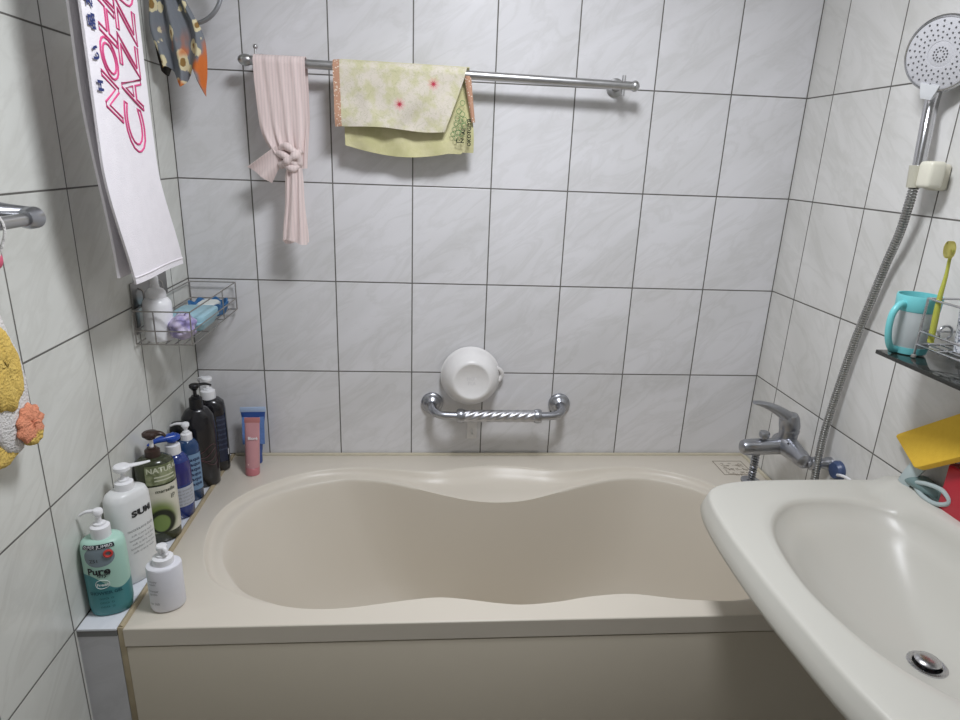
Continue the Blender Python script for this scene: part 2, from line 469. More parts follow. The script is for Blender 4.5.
# ------------------------------------------------------------------ washbasin
sink = thing('washbasin', 'white ceramic washbasin mounted on the right wall', 'sink', (1.36, -0.93, 0.55))
SC = (1.37, -0.915)
so = [(RW + .004, -.566), (1.50, -.563), (1.40, -.562), (1.30, -.564), (1.235, -.571), (1.19, -.586), (1.160, -.612), (1.143, -.66), (1.132, -.74), (1.127, -.83), (1.126, -.92), (1.130, -1.01), (1.137, -1.10), (1.152, -1.18), (1.175, -1.235), (1.22, -1.262), (1.32, -1.27), (1.45, -1.27), (RW + .004, -1.268)]
so = [(v.x, v.y) for v in crom([(a, b, 0) for a, b in so], 6)]
bo = [(1.197, -.915), (1.203, -.84), (1.221, -.765), (1.250, -.713), (1.293, -.672), (1.336, -.654), (1.39, -.651), (1.445, -.661), (1.49, -.69), (1.513, -.735), (1.522, -.80), (1.525, -.915), (1.522, -1.03), (1.51, -1.09), (1.47, -1.15), (1.42, -1.18), (1.36, -1.182), (1.31, -1.163), (1.262, -1.118), (1.225, -1.06), (1.205, -.99)]
bo = [(v.x, v.y) for v in crom([(a, b, 0) for a, b in bo], 6, True)]
NS = 240
ph2 = [2 * PI * i / NS for i in range(NS)]
for cx_, cy_ in ((RW + .004, -.566), (RW + .004, -1.268)):
    a = math.atan2((cy_ - SC[1]) / 0.26, (cx_ - SC[0]) / 0.2) % (2 * PI)
    i = min(range(NS), key=lambda i: abs((ph2[i] - a + PI) % (2 * PI) - PI)); ph2[i] = a
SO = outline(so, SC, 0.2, 0.26, ph2); SB = outline(bo, SC, 0.2, 0.26, ph2)
XW = RW - 0.0015
def cl(p): return (min(p[0], XW), p[1])
def inward(p, d):
    q_ = toward(p, SC, d); 
    return (p[0] if p[0] > XW - 0.001 else q_[0], q_[1])
def zt(p): return 0.7775 + 0.028 * sm(p[0], 1.495, 1.535) * sm(-p[1], 0.578, 0.618)
rings = []
def adds(pts, zf): rings.append([Vector((*cl(p), zf(p) if callable(zf) else zf)) for p in pts])
adds([mixp(SO[i], (1.44, SC[1]), 0.70) for i in range(NS)], 0.60)
adds([mixp(SO[i], (1.44, SC[1]), 0.50) for i in range(NS)], 0.615)
adds([mixp(SO[i], (1.44, SC[1]), 0.30) for i in range(NS)], 0.655)
adds([mixp(SO[i], (1.44, SC[1]), 0.14) for i in range(NS)], 0.700)
adds([inward(p, 0.014) for p in SO], 0.727)
adds([inward(p, 0.006) for p in SO], 0.7295); adds([inward(p, 0.002) for p in SO], 0.734); adds(SO, 0.742)
adds([inward(p, 0.0055) for p in SO], 0.757); adds([inward(p, 0.0105) for p in SO], 0.770)
adds([inward(p, 0.0125) for p in SO], lambda p: zt(p) - 0.0038); adds([inward(p, 0.0155) for p in SO], lambda p: zt(p) - 0.0010); adds([inward(p, 0.0195) for p in SO], lambda p: zt(p))
adds([inward(mixp(SO[i], SB[i], 0.35), 0.0) for i in range(NS)], zt); adds([mixp(SO[i], SB[i], 0.6) for i in range(NS)], zt); adds([mixp(SO[i], SB[i], 0.82) for i in range(NS)], zt)
zb = lambda p: zt(p)
adds([toward(p, SC, -0.006) for p in SB], lambda p: zb(p) - 0.0005); adds(SB, lambda p: 0.7725 + (zt(p) - 0.7755) * .7)
adds([toward(p, SC, 0.005) for p in SB], lambda p: 0.7675 + (zt(p) - 0.7755) * .5); adds([toward(p, SC, 0.009) for p in SB], 0.760)
DR = (1.392, -0.948)
for f, z in ((0.10, 0.748), (0.18, 0.731), (0.28, 0.712), (0.40, 0.694), (0.54, 0.678), (0.68, 0.667), (0.80, 0.661), (0.865, 0.659)):
    adds([mixp(toward(SB[i], SC, 0.009), DR, f) for i in range(NS)], z)
circ = [(DR[0] + 0.022 * math.cos(math.atan2(SB[i][1] - DR[1], SB[i][0] - DR[0])), DR[1] + 0.022 * math.sin(math.atan2(SB[i][1] - DR[1], SB[i][0] - DR[0]))) for i in range(NS)]
adds(circ, 0.6575); adds([mixp(c, DR, 0.05) for c in circ], 0.63); adds([mixp(c, DR, 0.95) for c in circ], 0.63)
MB().loft(rings, True, True).build('basin', m_sink, sink, sharp=65, world=True)
dr = MB().lathe([(-0.03, 0.020), (0.001, 0.0205), (0.0025, 0.024), (0.0015, 0.0275), (-0.001, 0.028)], (*DR, 0.6595), cap0=False, cap1=False, n=40)
dro = dr.build('drain_ring', m_chrome, sink, world=True)
MB().lathe([(-0.02, 0.005), (0.003, 0.006), (0.004, 0.017), (0.007, 0.0185), (0.0095, 0.0165), (0.0115, 0.010), (0.012, 0.0008)], (DR[0] - .001, DR[1], 0.6605), n=32).build('drain_stopper', m_chrome, dro, world=True)
mb = MB(); mb.lathe([(0, 0.0205), (0.001, 0.0205)], (*DR, 0.648)); mb.build('drain_hole', m_dark, dro, world=True)

# ------------------------------------------------------------------ rail on the back wall
rail = thing('towel_rail', 'long steel towel rail high on the back wall', 'towel rail', (0.65, -0.06, 1.56))
ra = Vector((0.199, -0.063, 1.5675)); rb = Vector((1.103, -0.063, 1.5525))
mb = MB(); mb.tube([ra, rb], 0.0100, 20)
mb.build('rail_bar', m_steel, rail, world=True)
MB().ball(rb + Vector((0.003, 0, 0)), 0.0128, (0.9, 1, 1)).build('end_knob', m_steel, rail, world=True)
MB().ball(ra + Vector((0.0, 0, 0)), 0.0135, (1.3, 1, 0.95)).build('end_knob', m_steel, rail, world=True)
def bracket(x, z):
    b = MB()
    b.lathe([(0, 0.022), (0.004, 0.022), (0.006, 0.019), (0.007, 0.010), (0.05, 0.0085)], (x, 0, z), (0, -1, 0), 24)
    b.build('wall_bracket', m_steel, rail, world=True)
bracket(1.075, 1.553); bracket(0.222, 1.567)
MB().tube([(1.078, -0.063, 1.575), (1.078, -0.063, 1.530)], 0.0045, 10).build('bracket_screw', m_steel, rail, world=True)
mb = MB(); mb.tube([(0.222, -0.060, 1.576), (0.222, -0.060, 1.592)], 0.003, 8); mb.ball((0.222, -0.060, 1.596), 0.0055); mb.build('bracket_screw', m_steel, rail, world=True)

# ------------------------------------------------------------------ grab bar
gb = thing('grab_bar', 'short chrome grab bar with twisted grip low on the back wall', 'grab bar', (0.815, 0, 0.71))
for sx, x in ((1, 0.634), (-1, 0.998)):
    MB().lathe([(0.0005, 0.031), (0.006, 0.031), (0.009, 0.029), (0.011, 0.024), (0.016, 0.021), (0.018, 0.018), (0.022, 0.0135)], (x, 0, 0.710), (0, -1, 0), 32).build('wall_flange', m_dull, gb, world=True)
    MB().tube(crom([(x, -0.015, 0.710), (x, -0.035, 0.709), (x + sx * 0.006, -0.055, 0.705), (x + sx * 0.025, -0.069, 0.701), (x + sx * 0.055, -0.072, 0.700), (x + sx * 0.09, -0.072, 0.700)], 5), 0.0115, 18).build('arm', m_dull, gb, world=True)
ga, gbx = 0.712, 0.925
rings = []
nS = 90; nK = 48
for i in range(nS + 1):
    f = i / nS; x = ga + (gbx - ga) * f
    ring = []
    for k_ in range(nK):
        a = 2 * PI * k_ / nK
        r = 0.0150 + 0.0022 * abs(math.sin(3 * (a + f * 2 * PI * 1.45)))
        ring.append(Vector((x, -0.072 + r * math.cos(a), 0.700 + r * math.sin(a))))
    rings.append(ring)
MB().loft(rings).build('twisted_grip', chrome('bright_chrome', (0.52, 0.52, 0.54), 0.32), gb, world=True)
for x in (ga, gbx):
    MB().lathe([(-0.011, 0.0125), (-0.010, 0.018), (-0.003, 0.0202), (0.003, 0.0202), (0.010, 0.018), (0.011, 0.0125)], (x, -0.072, 0.700), (1, 0, 0), 28).build('collar', m_dull, gb, world=True)

# wash bowl leaning on the wall
m_white = plain('white_plastic', srgb(232, 230, 228), 0.35)
bowl = thing('wash_bowl', 'round white plastic wash bowl standing on edge on the grab bar', 'bowl', (0.738, -0.05, 0.716))
bc = Vector((0.739, -0.012, 0.7965)); bax = Vector((0.0, -1, 0.10)).normalized()
prof = [(0.0, 0.0800), (0.001, 0.0825), (0.004, 0.0830), (0.006, 0.0805), (0.020, 0.0775), (0.040, 0.072), (0.056, 0.064), (0.066, 0.0555), (0.070, 0.050), (0.070, 0.045), (0.0685, 0.0435), (0.0685, 0.001)]
inner = [(0.0655, 0.001), (0.0655, 0.044), (0.060, 0.056), (0.040, 0.069), (0.0, 0.0785)]
MB().lathe(prof, bc, bax, 56, cap0=False).build('bowl_body', m_white, bowl, world=True, sharp=50)
MB().lathe(inner, bc, bax, 56, cap1=False).build('bowl_inside', m_white, bowl, world=True, sharp=50)
q = bax.to_track_quat('Z', 'Y')
mb = MB(); mb.tube(crom([bc + Vector((0.071, -0.012, 0.028)), bc + Vector((0.084, -0.009, 0.018)), bc + Vector((0.088, -0.006, 0.004)), bc + Vector((0.080, -0.006, -0.012))], 5), 0.0055, 10); mb.build('rim_tab', m_white, bowl, world=True)
vs, fs = text_mesh('HOT\nPLA', 0.013)
mb = MB(); q2 = Matrix.Rotation(math.radians(90 - 5.7), 3, 'X'); mb._add([bc + bax * 0.0688 + q2 @ v for v in vs], fs)
mb.build('embossed_mark', plain('emboss', srgb(222, 220, 220), 0.4), bowl, world=True, fixn=False)

hk = thing('adhesive_hook', 'small white adhesive hook on the tile under the grab bar', 'hook', (0.748, 0, 0.64))
mb = MB(); mb.box((0.735, -0.005, 0.600), (0.764, 0, 0.665), 0.0022); mb.build('base_plate', m_white, hk, world=True)
mb = MB(); mb.tube(crom([(0.7495, -0.004, 0.632), (0.7495, -0.010, 0.618), (0.7495, -0.016, 0.612), (0.7495, -0.018, 0.622)], 4), 0.003, 8); mb.build('hook', m_white, hk, world=True)
mb = MB(); mb.ball((0.7495, -0.0045, 0.612), 0.0016); mb.build('screw', m_dark, hk, world=True)

# ------------------------------------------------------------------ cloths on the back rail
def cloth_mat(name, col, col2, rib=None, rough=0.9, trans=0.0, bumpy=0.3, scale=400):
    k = NT(name); o, x = k.obj()
    n = k.noise(o, scale, 3)
    big = k.noise(o, 14, 3)
    c = k.mix(big, srgb(*col), srgb(*col2))
    if rib is not None:
        w = k.math('SINE', k.math('MULTIPLY', x[0], rib))
        c = k.mix(k.math('MULTIPLY', k.step(w, -0.2, 1.0), 0.3), c, srgb(*[int(v * 0.82) for v in col]))
    k.set(Base_Color=c, Roughness=rough)
    k.b.inputs['Specular IOR Level'].default_value = 0.1
    if trans: k.b.inputs['Transmission Weight'].default_value = 0
    k.b.inputs['Sheen Weight'].default_value = 0.2
    k.bump(n, bumpy, 0.002)
    if trans:
        tr = k.n('ShaderNodeBsdfTransparent'); tl = k.n('ShaderNodeBsdfTranslucent'); k.put(tl.inputs[0], srgb(*col))
        ms = k.n('ShaderNodeMixShader'); ms.inputs[0].default_value = 0.15
        k.t.links.new(k.b.outputs[0], ms.inputs[1]); k.t.links.new(tl.outputs[0], ms.inputs[2])
        m2 = k.n('ShaderNodeMixShader'); m2.inputs[0].default_value = trans
        k.t.links.new(ms.outputs[0], m2.inputs[1]); k.t.links.new(tr.outputs[0], m2.inputs[2])
        k.t.links.new(m2.outputs[0], k.t.nodes['Material Output'].inputs[0])
    return k.m
m_pink = cloth_mat('pink_gauze', (250, 234, 230), (244, 226, 222), rib=900, trans=0.08)
sc = thing('scarf', 'pale pink gauzy scarf knotted over the left end of the back rail', 'scarf', (0.28, -0.075, 1.57))
def over_rail(v, top, zfront, zback, yb=-0.045, yf=-0.081):
    """path over a rail: v from 0 (back hem) to 1 (front hem)"""
    L1, L2 = top - zback, top - zfront; c = 0.035; tot = L1 + L2 + c; s_ = v * tot
    if s_ < L1: return yb, zback + s_
    if s_ < L1 + c:
        a = (s_ - L1) / c * PI; return (yb + yf) / 2 + (yb - yf) / 2 * math.cos(a), top + 0.012 * math.sin(a)
    return yf, top - (s_ - L1 - c)
def drape(u, v):
    y, z = over_rail(v, 1.568, 1.335, 1.335)
    front = v > 0.5
    d = sm(1.56 - z, 0.10, 0.235)                # gathers towards the knot
    xl = 0.2195 + 0.006 * sm(1.56 - z, 0, .16) + 0.046 * d ** 2; xr = 0.334 - 0.012 * d
    x = xl + (xr - xl) * u
    amp = 0.0010 + 0.0055 * d
    ph = amp * math.sin(u * 26 + 1.3 * math.sin(v * 5)) + 0.4 * amp * math.sin(u * 47 + z * 30)
    return (x, (y - abs(0) + (-ph if front else ph * 0.6)) - (0.004 if front else -0.004) * d, z)
MB().grid(drape, 64, 60, 0.0014).build('drape', m_pink, sc, world=True, sharp=80)
def tail(u, v):
    z = 1.345 - 0.182 * v
    a = u * 2 * PI
    w = 0.0165 + 0.013 * v + 0.001 * math.sin(v * 9)
    x = 0.300 - 0.004 * v + w * math.cos(a) * (1 + 0.06 * math.sin(a * 8))
    y = -0.086 + (0.010 + 0.0035 * math.sin(a * 7 + v * 3)) * math.sin(a)
    if v > 0.97: z += 0.006 * math.sin(a * 2)
    return (x, y, z)
MB().grid(tail, 96, 40).build('hanging_tail', m_pink, sc, world=True, sharp=80)
mb = MB()
mb.tube(crom([(0.272, -0.083, 1.375), (0.283, -0.096, 1.385), (0.300, -0.101, 1.377), (0.313, -0.097, 1.361), (0.312, -0.090, 1.345), (0.298, -0.098, 1.335), (0.280, -0.093, 1.345)], 6), [0.0085 + 0.001 * math.sin(i * 0.9) for i in range(37)], 14)
mb.tube(crom([(0.268, -0.082, 1.342), (0.285, -0.100, 1.350), (0.303, -0.104, 1.362), (0.318, -0.092, 1.375)], 6), [0.008 + 0.002 * math.sin(i * 1.1) for i in range(19)], 14)
mb.tube(crom([(0.262, -0.080, 1.368), (0.280, -0.098, 1.364), (0.300, -0.096, 1.349), (0.310, -0.086, 1.334)], 6), 0.0085, 14)
mb.build('knot', m_pink, sc, world=True, sharp=80)
def flap(u, v):
    # pointed loose end left of the knot
    A = Vector((0.262, -0.090, 1.385)).lerp(Vector((0.275, -0.090, 1.350)), v)
    L = Vector((0.192, -0.084, 1.335)); B = Vector((0.244, -0.080, 1.300))
    e = L.lerp(B, v)
    p = A.lerp(e, u)
    p.y += 0.010 * math.sin(v * PI * 2.2) * u
    return p
MB().grid(flap, 24, 24, 0.0014).build('loose_end', m_pink, sc, world=True, sharp=80)

# yellow flowered towel
k = NT('flowered_towel'); o_, x_ = k.obj()
base = k.mix(k.step(k.noise(o_, 26, 3, 0.6), 0.42, 0.62), srgb(222, 214, 200), srgb(208, 204, 168))
n2 = k.noise(o_, 60, 2, 0.6, 1.5)
lines = k.math('MAXIMUM', k.math('SUBTRACT', 1.0, k.math('MULTIPLY', k.math('ABSOLUTE', k.math('SUBTRACT', n2, 0.5)), 30.0)), 0.0)
base = k.mix(k.math('MULTIPLY', lines, 0.35), base, srgb(165, 168, 120))
def spot(cx_, cz_, r0, r1, colr, amt):
    global base
    dx = k.math('SUBTRACT', x_[0], cx_); dz = k.math('SUBTRACT', x_[2], cz_)
    ang = k.math('ARCTAN2', dz, dx)
    d = k.math('SQRT', k.math('ADD', k.math('MULTIPLY', dx, dx), k.math('MULTIPLY', dz, dz)))
    d = k.math('MULTIPLY_ADD', k.math('SINE', k.math('MULTIPLY', ang, 9.0)), 0.0016, d)
    f = k.math('MULTIPLY', k.math('SUBTRACT', 1.0, k.step(d, r0, r1)), amt)
    base = k.mix(f, base, colr)
# object origin of the towel parts sits at (0.55, -0.08, 1.57)
for cx_, cz_ in ((-0.003, -0.083), (0.075, -0.036)):
    spot(cx_, cz_, 0.004, 0.017, srgb(226, 160, 160), 0.65)
    spot(cx_, cz_, 0.0018, 0.0075, srgb(186, 32, 70), 0.95)
k.set(Base_Color=base, Roughness=0.95); k.b.inputs['Specular IOR Level'].default_value = 0.1
wv = k.math('MULTIPLY', k.math('SINE', k.math('MULTIPLY', x_[0], 1700.0)), k.math('SINE', k.math('MULTIPLY', x_[2], 1700.0)))
k.bump(k.math('ADD', wv, k.noise(o_, 300, 2)), 0.35, 0.0015)
m_flower = k.m
k = NT('yellow_towel'); o_, x_ = k.obj()
k.set(Base_Color=k.mix(k.step(k.noise(o_, 22, 3, 0.6), 0.35, 0.65), srgb(212, 206, 164), srgb(200, 196, 148)), Roughness=0.95)
k.b.inputs['Specular IOR Level'].default_value = 0.1
k.bump(k.noise(o_, 350, 2), 0.4, 0.0015)
m_yellow = k.m
k = NT('dotted_border'); o_, x_ = k.obj()
vo = k.n('ShaderNodeTexVoronoi'); vo.inputs['Scale'].default_value = 190; k.t.links.new(o_, vo.inputs[0])
k.set(Base_Color=k.mix(k.step(vo.outputs[0], 0.22, 0.34), srgb(232, 218, 200), srgb(190, 146, 120)), Roughness=0.9)
m_dots = k.m
tw = thing('flowered_towel', 'small yellow flowered hand towel with orange dotted hem folded over the back rail', 'towel', (0.55, -0.08, 1.57))
def fold(u, v):
    # front layer, from over the rail down to its hem. edges traced as real lengths
    top = 1.5795 - 0.0035 * u - 0.002
    zb = 1.434 + 0.006 * math.sin(u * 6.0) * u - 0.002 * u
    xr = 0.703 - 0.050 * v ** 1.1
    xl = 0.409 + 0.003 * v
    x = xl + (xr - xl) * u
    c = 0.10
    if v < c:
        a = (v / c) * PI / 2 + PI / 2 * 0.0
        y = -0.063 - 0.0145 * math.sin(a); z = (top - 0.0145) + 0.0145 * math.cos(a)
    else:
        f = (v - c) / (1 - c); y = -0.0775 - 0.004 * f; z = top - 0.0145 + (zb - top + 0.0145) * f
        w = f * (0.004 * math.sin(u * 11 + f * 4) + 0.0035 * math.sin(u * 5 - f * 7 + 1) + 0.002 * math.sin(u * 25 + f * 9))
        w += 0.006 * f * math.exp(-((u - 0.12 - 0.2 * f) / 0.06) ** 2) * math.sin(f * PI)
        y -= w + 0.002
    return (x, y, z)
MB().grid(fold, 80, 40, 0.0022).build('front_fold', m_flower, tw, world=True, sharp=80)
def strip(u, v):
    p = fold(0, v); x = 0.3955 + (0.4105 - 0.3955) * u + 0.003 * v
    return (x, p[1] - 0.0006, p[2] - 0.0015 * (1 - u))
MB().grid(strip, 6, 30, 0.0026).build('dotted_hem', m_dots, tw, world=True, sharp=80)
def backl(u, v):
    top = 1.5785 - 0.0035 * u
    zb = 1.392 - 0.022 * math.sin(min(1, u * 1.25) * PI * 0.85) + 0.0 * u + (0.004 if u > .9 else 0)
    xl = 0.412 + 0.006 * v; xr = 0.7085 + 0.016 * sm(v, 0.1, 0.9)
    x = xl + (xr - xl) * u
    z = top + (zb - top) * v
    y = -0.062 + 0.0 - (0.004 + 0.0) * 0
    c = 0.07
    if v < c: y = -0.063 + 0.013 * math.sin(v / c * PI / 2)
    else:
        f = (v - c) / (1 - c)
        y = -0.050 - 0.012 * sm(f, .1, .9) + f * (0.005 * math.sin(u * 9 + f * 5) + 0.003 * math.sin(u * 22 - f * 6)) + 0.004 * f
    return (x, y, z)
MB().grid(backl, 80, 40, 0.0022).build('back_fold', m_yellow, tw, world=True, sharp=80)
def strip2(u, v):
    # dotted hem showing at the right side, turned to the front
    zt_, zb_ = 1.556, 1.455
    z = zt_ + (zb_ - zt_) * v
    xl = 0.697 + 0.020 * v; xr = 0.7115 + 0.0125 * v
    return (xl + (xr - xl) * u, -0.0690 - 0.004 * math.sin(u * PI), z)
MB().grid(strip2, 6, 24, 0.0024).build('dotted_hem', m_dots, tw, world=True, sharp=80)
# print in the corner of the back layer
m_gprint = plain('green_print', srgb(92, 140, 88), 0.9); m_kprint = plain('black_print', srgb(52, 56, 40), 0.9)
mb = MB(); rr = random.Random(5)
for (px, pz) in ((.694, 1.497), (.686, 1.478), (.694, 1.472), (.683, 1.462), (.691, 1.456), (.699, 1.460), (.680, 1.449), (.690, 1.441), (.699, 1.446), (.676, 1.437), (.685, 1.430), (.672, 1.426), (.693, 1.428), (.680, 1.418)):
    r = rr.uniform(.0045, .0062)
    yy = -0.0715
    mb.tube([(px + r * math.cos(a * PI / 6), yy, pz + r * math.sin(a * PI / 6)) for a in range(12)], 0.0006, 5, closed=True)
mb.build('printed_pattern', m_gprint, tw, world=True)
mb = MB()
for txt, px, pz, s_ in (('OKOTGI', 0.712, 1.424, 0.012), ('YB', 0.711, 1.455, 0.013), ('L:Z', 0.690, 1.412, 0.014), ('AE', 0.698, 1.434, 0.012)):
    vs, fs = text_mesh(txt, s_, 0.0004)
    rot = Matrix.Rotation(PI / 2, 3, 'Z') if txt != 'L:Z' else Matrix.Identity(3)
    vv = [rot @ v for v in vs]
    mb._add([Vector((px + v.x, -0.0735, pz + v.y)) for v in vv], fs)
mb.build('printed_letters', m_kprint, tw, world=True, fixn=False)

# ------------------------------------------------------------------ patterned cloth on a ring
ring = thing('towel_ring', 'round chrome towel ring in the back left corner', 'towel ring', (0.10, 0, 1.77))
rc = Vector((0.090, -0.085, 1.703)); rad = 0.074
mb = MB(); mb.tube([rc + Vector((rad * math.cos(a * PI / 24), 0.008 * math.sin(a * PI / 24), rad * math.sin(a * PI / 24))) for a in range(48)], 0.0048, 12, closed=True)
mb.build('ring', m_dull, ring, world=True)
mb = MB(); mb.lathe([(0, 0.026), (0.006, 0.026), (0.01, 0.018), (0.012, 0.010), (0.08, 0.009), (0.095, 0.011), (0.097, 0.004)], (0.09, 0, 1.778), (0, -1, 0), 28); mb.build('wall_mount', m_dull, ring, world=True)
k = NT('ikat_cloth'); o_, x_ = k.obj()
mp = k.comb(k.math('MULTIPLY', x_[0], 46.0), 0.0, k.math('MULTIPLY', x_[2], 22.0))
wp = k.noise(mp, 1.2, 2, 0.5); 
vo = k.n('ShaderNodeTexVoronoi'); vo.inputs['Scale'].default_value = 1.15; vo.inputs['Randomness'].default_value = 0.85; k.t.links.new(mp, vo.inputs[0])
rg = k.math('ADD', vo.outputs[0], k.math('MULTIPLY', k.noise(o_, 90, 3), 0.22))
c = k.mix(k.step(rg, 0.52, 0.56), srgb(226, 214, 176), srgb(128, 132, 138))
c = k.mix(k.math('SUBTRACT', 1.0, k.step(rg, 0.34, 0.39)), c, srgb(150, 118, 72))
o2 = k.step(k.noise(k.comb(k.math('MULTIPLY', x_[0], 30.0), 0.0, k.math('MULTIPLY', x_[2], 12.0)), 1.0, 2), 0.49, 0.60)
low = k.math('SUBTRACT', 1.0, k.step(x_[2], 0.03, 0.11))
c = k.mix(k.math('MULTIPLY', o2, low), c, srgb(212, 118, 62))
k.set(Base_Color=c, Roughness=0.95); k.b.inputs['Specular IOR Level'].default_value = 0.1
k.bump(k.noise(o_, 300, 2), 0.4, 0.002)
m_ikat = k.m
rag = thing('patterned_cloth', 'grey cloth with orange and cream pattern hanging from the chrome ring', 'cloth', (0.07, -0.09, 1.52))
def ragf(u, v):
    zt_ = 1.645 + 0.05 * abs(u - 0.45)
    z = 1.72 - (1.72 - (1.520 + 0.020 * math.sin(u * 9 + 1) - 0.026 * sm(u, .75, 1.0))) * v
    xl = 0.014 + 0.010 * v + 0.012 * sm(v, .5, 1); xr = 0.085 + 0.040 * sm(v, 0.0, 0.55) - 0.004 * sm(v, .8, 1)
    x = xl + (xr - xl) * u + 0.003 * math.sin(v * 8 + u * 3)
    y = -0.102 - 0.010 * v - (0.006 + 0.006 * v) * math.sin(u * 15 + v * 1.5) - 0.003 * math.sin(u * 31)
    return (x, y, z)
MB().grid(ragf, 70, 50, 0.002).build('front_fold', m_ikat, rag, world=True, sharp=80)
def ragb(u, v):
    p = ragf(1 - u * 0.9, v)
    x = 0.012 + 0.055 * u + 0.004 * math.sin(v * 7)
    z = 1.72 - (1.72 - 1.535 + 0.01 * math.sin(u * 8)) * v
    return (x, -0.068 - 0.006 * math.sin(u * 12 + v * 3), z)
MB().grid(ragb, 30, 40, 0.002).build('back_fold', plain('dark_cloth_back', srgb(70, 66, 62), 0.95), rag, world=True, sharp=80)

# ------------------------------------------------------------------ white towel on the left wall rail
lr = thing('towel_rail', 'steel rail on the left wall that the printed white towel hangs from', 'towel rail', (0.10, -0.45, 1.95))
MB().tube([(0.10, -0.80, 1.95), (0.10, -0.14, 1.95)], 0.009, 16).build('rail_bar', m_steel, lr, world=True)
for y in (-0.78, -0.16):
    MB().lathe([(0, 0.02), (0.005, 0.02), (0.008, 0.01), (0.10, 0.008)], (0, y, 1.95), (1, 0, 0), 20).build('wall_bracket', m_steel, lr, world=True)
k = NT('white_terry'); o_, x_ = k.obj()
k.set(Base_Color=k.mix(k.noise(o_, 40, 3), srgb(244, 240, 244), srgb(232, 228, 232)), Roughness=0.95); k.b.inputs['Specular IOR Level'].default_value = 0.1
k.bump(k.noise(o_, 500, 3), 0.5, 0.002); m_terry = k.m
wt = thing('white_towel', 'long white towel with pink outline letters hanging along the left wall', 'towel', (0.10, -0.45, 1.9))
def wfront(u, v):
    # u 0 = near the camera, 1 = far
    z = 1.948 + (1.147 - 1.948) * v
    near = -0.622 + 0.012 * v + 0.056 * sm(v, 0.74, 1.04); far = -0.412 + 0.008 * v + 0.072 * sm(v, .74, 1.04)
    y = near + (far - near) * u
    x = 0.113 + 0.004 * math.sin(u * 5 + 1) * v + 0.003 * math.sin(v * 6 + u * 2) * v
    if v < 0.02: x = 0.10 + 0.013 * v / 0.02
    return Vector((x, y, z))
MB().grid(wfront, 40, 90, 0.004).build('front_layer', m_terry, wt, world=True, sharp=80)
def wback(u, v):
    z = 1.948 + (1.158 - 1.948) * v
    y = -0.612 + 0.012 * v + 0.040 * sm(v, .6, 1) + 0.20 * u
    x = 0.093 - 0.001 * v + 0.002 * math.sin(v * 5)
    if v < 0.02: x = 0.10 - 0.013 * v / 0.02
    return Vector((x, y, z))
MB().grid(wback, 30, 70, 0.004).build('back_layer', m_terry, wt, world=True, sharp=80)
# stitched hem line near the bottom
mb = MB(); mb.tube([wfront(u / 20, 0.985) + Vector((0.0026, 0, 0)) for u in range(21)], 0.0012, 6); mb.build('hem_stitch', m_terry, wt, world=True)
def on_towel(s_, t_):
    """s_ metres up the towel from its lower hem, t_ fraction 0 near .. 1 far"""
    v = 1 - s_ / 0.801
    return wfront(t_, v) + Vector((0.0028, 0, 0))
m_pinkprint = plain('pink_print', srgb(214, 84, 136), 0.9); m_blueprint = plain('blue_print', srgb(44, 54, 108), 0.9)
def letter_outlines(chars, width):
    """each letter: (glyph, y and z of its foot, y and z of its top, width along the foot line)"""
    mb = MB()
    for ch, foot, top, w, lean in chars:
        loops = text_outline(ch, 1.0, 0.055)
        xs = [p.x for lp in loops for p in lp]; ys = [p.y for lp in loops for p in lp]
        ax, bx_, ay, by_ = min(xs), max(xs), min(ys), max(ys)
        for lp in loops:
            pts = []
            for p in lp:
                f = (p.x - ax) / (bx_ - ax); g = (p.y - ay) / (by_ - ay)
                # the word reads upwards; glyph tops point towards the camera side
                y = foot[0] + (top[0] - foot[0]) * g + lean * f
                z = foot[1] + (top[1] - foot[1]) * g + w * f
                v_ = (1.948 - z) / 0.801; ya = wfront(0, v_).y; yb_ = wfront(1, v_).y
                pts.append(Vector((wfront(max(0, min(1, (y - ya) / (yb_ - ya))), v_).x + 0.0024, y, z)))
            mb.tube(pts, width, 6, closed=True)
    return mb
letter_outlines([('N', (-0.520, 1.410), (-0.578, 1.432), 0.052, -0.004), ('O', (-0.514, 1.467), (-0.574, 1.484), 0.056, -0.002), ('H', (-0.508, 1.524), (-0.570, 1.542), 0.052, 0), ('I', (-0.505, 1.582), (-0.565, 1.596), 0.026, 0), ('T', (-0.505, 1.612), (-0.565, 1.626), 0.052, 0)], 0.0018).build('printed_text', m_pinkprint, wt, world=True)
letter_outlines([('C', (-0.436, 1.358), (-0.508, 1.372), 0.074, -0.004), ('A', (-0.432, 1.434), (-0.508, 1.444), 0.050, 0), ('Z', (-0.430, 1.486), (-0.504, 1.500), 0.048, 0.0), ('Z', (-0.428, 1.538), (-0.502, 1.552), 0.050, 0.0), ('U', (-0.426, 1.592), (-0.498, 1.604), 0.060, 0.0)], 0.0018).build('printed_text', m_pinkprint, wt, world=True)
for txt, yy, zz in (('H', -0.594, 1.460), ('い', -0.595, 1.505), ('品', -0.595, 1.548), ('友', -0.596, 1.578)):
    vs, fs = text_mesh(txt, 0.023, 0.0010)
    mb = MB(); mb._add([Vector((0.1195, yy - v.y, zz + v.x)) for v in vs], fs)
    mb.build('printed_text', m_blueprint, wt, world=True, fixn=False, label='small dark blue character')

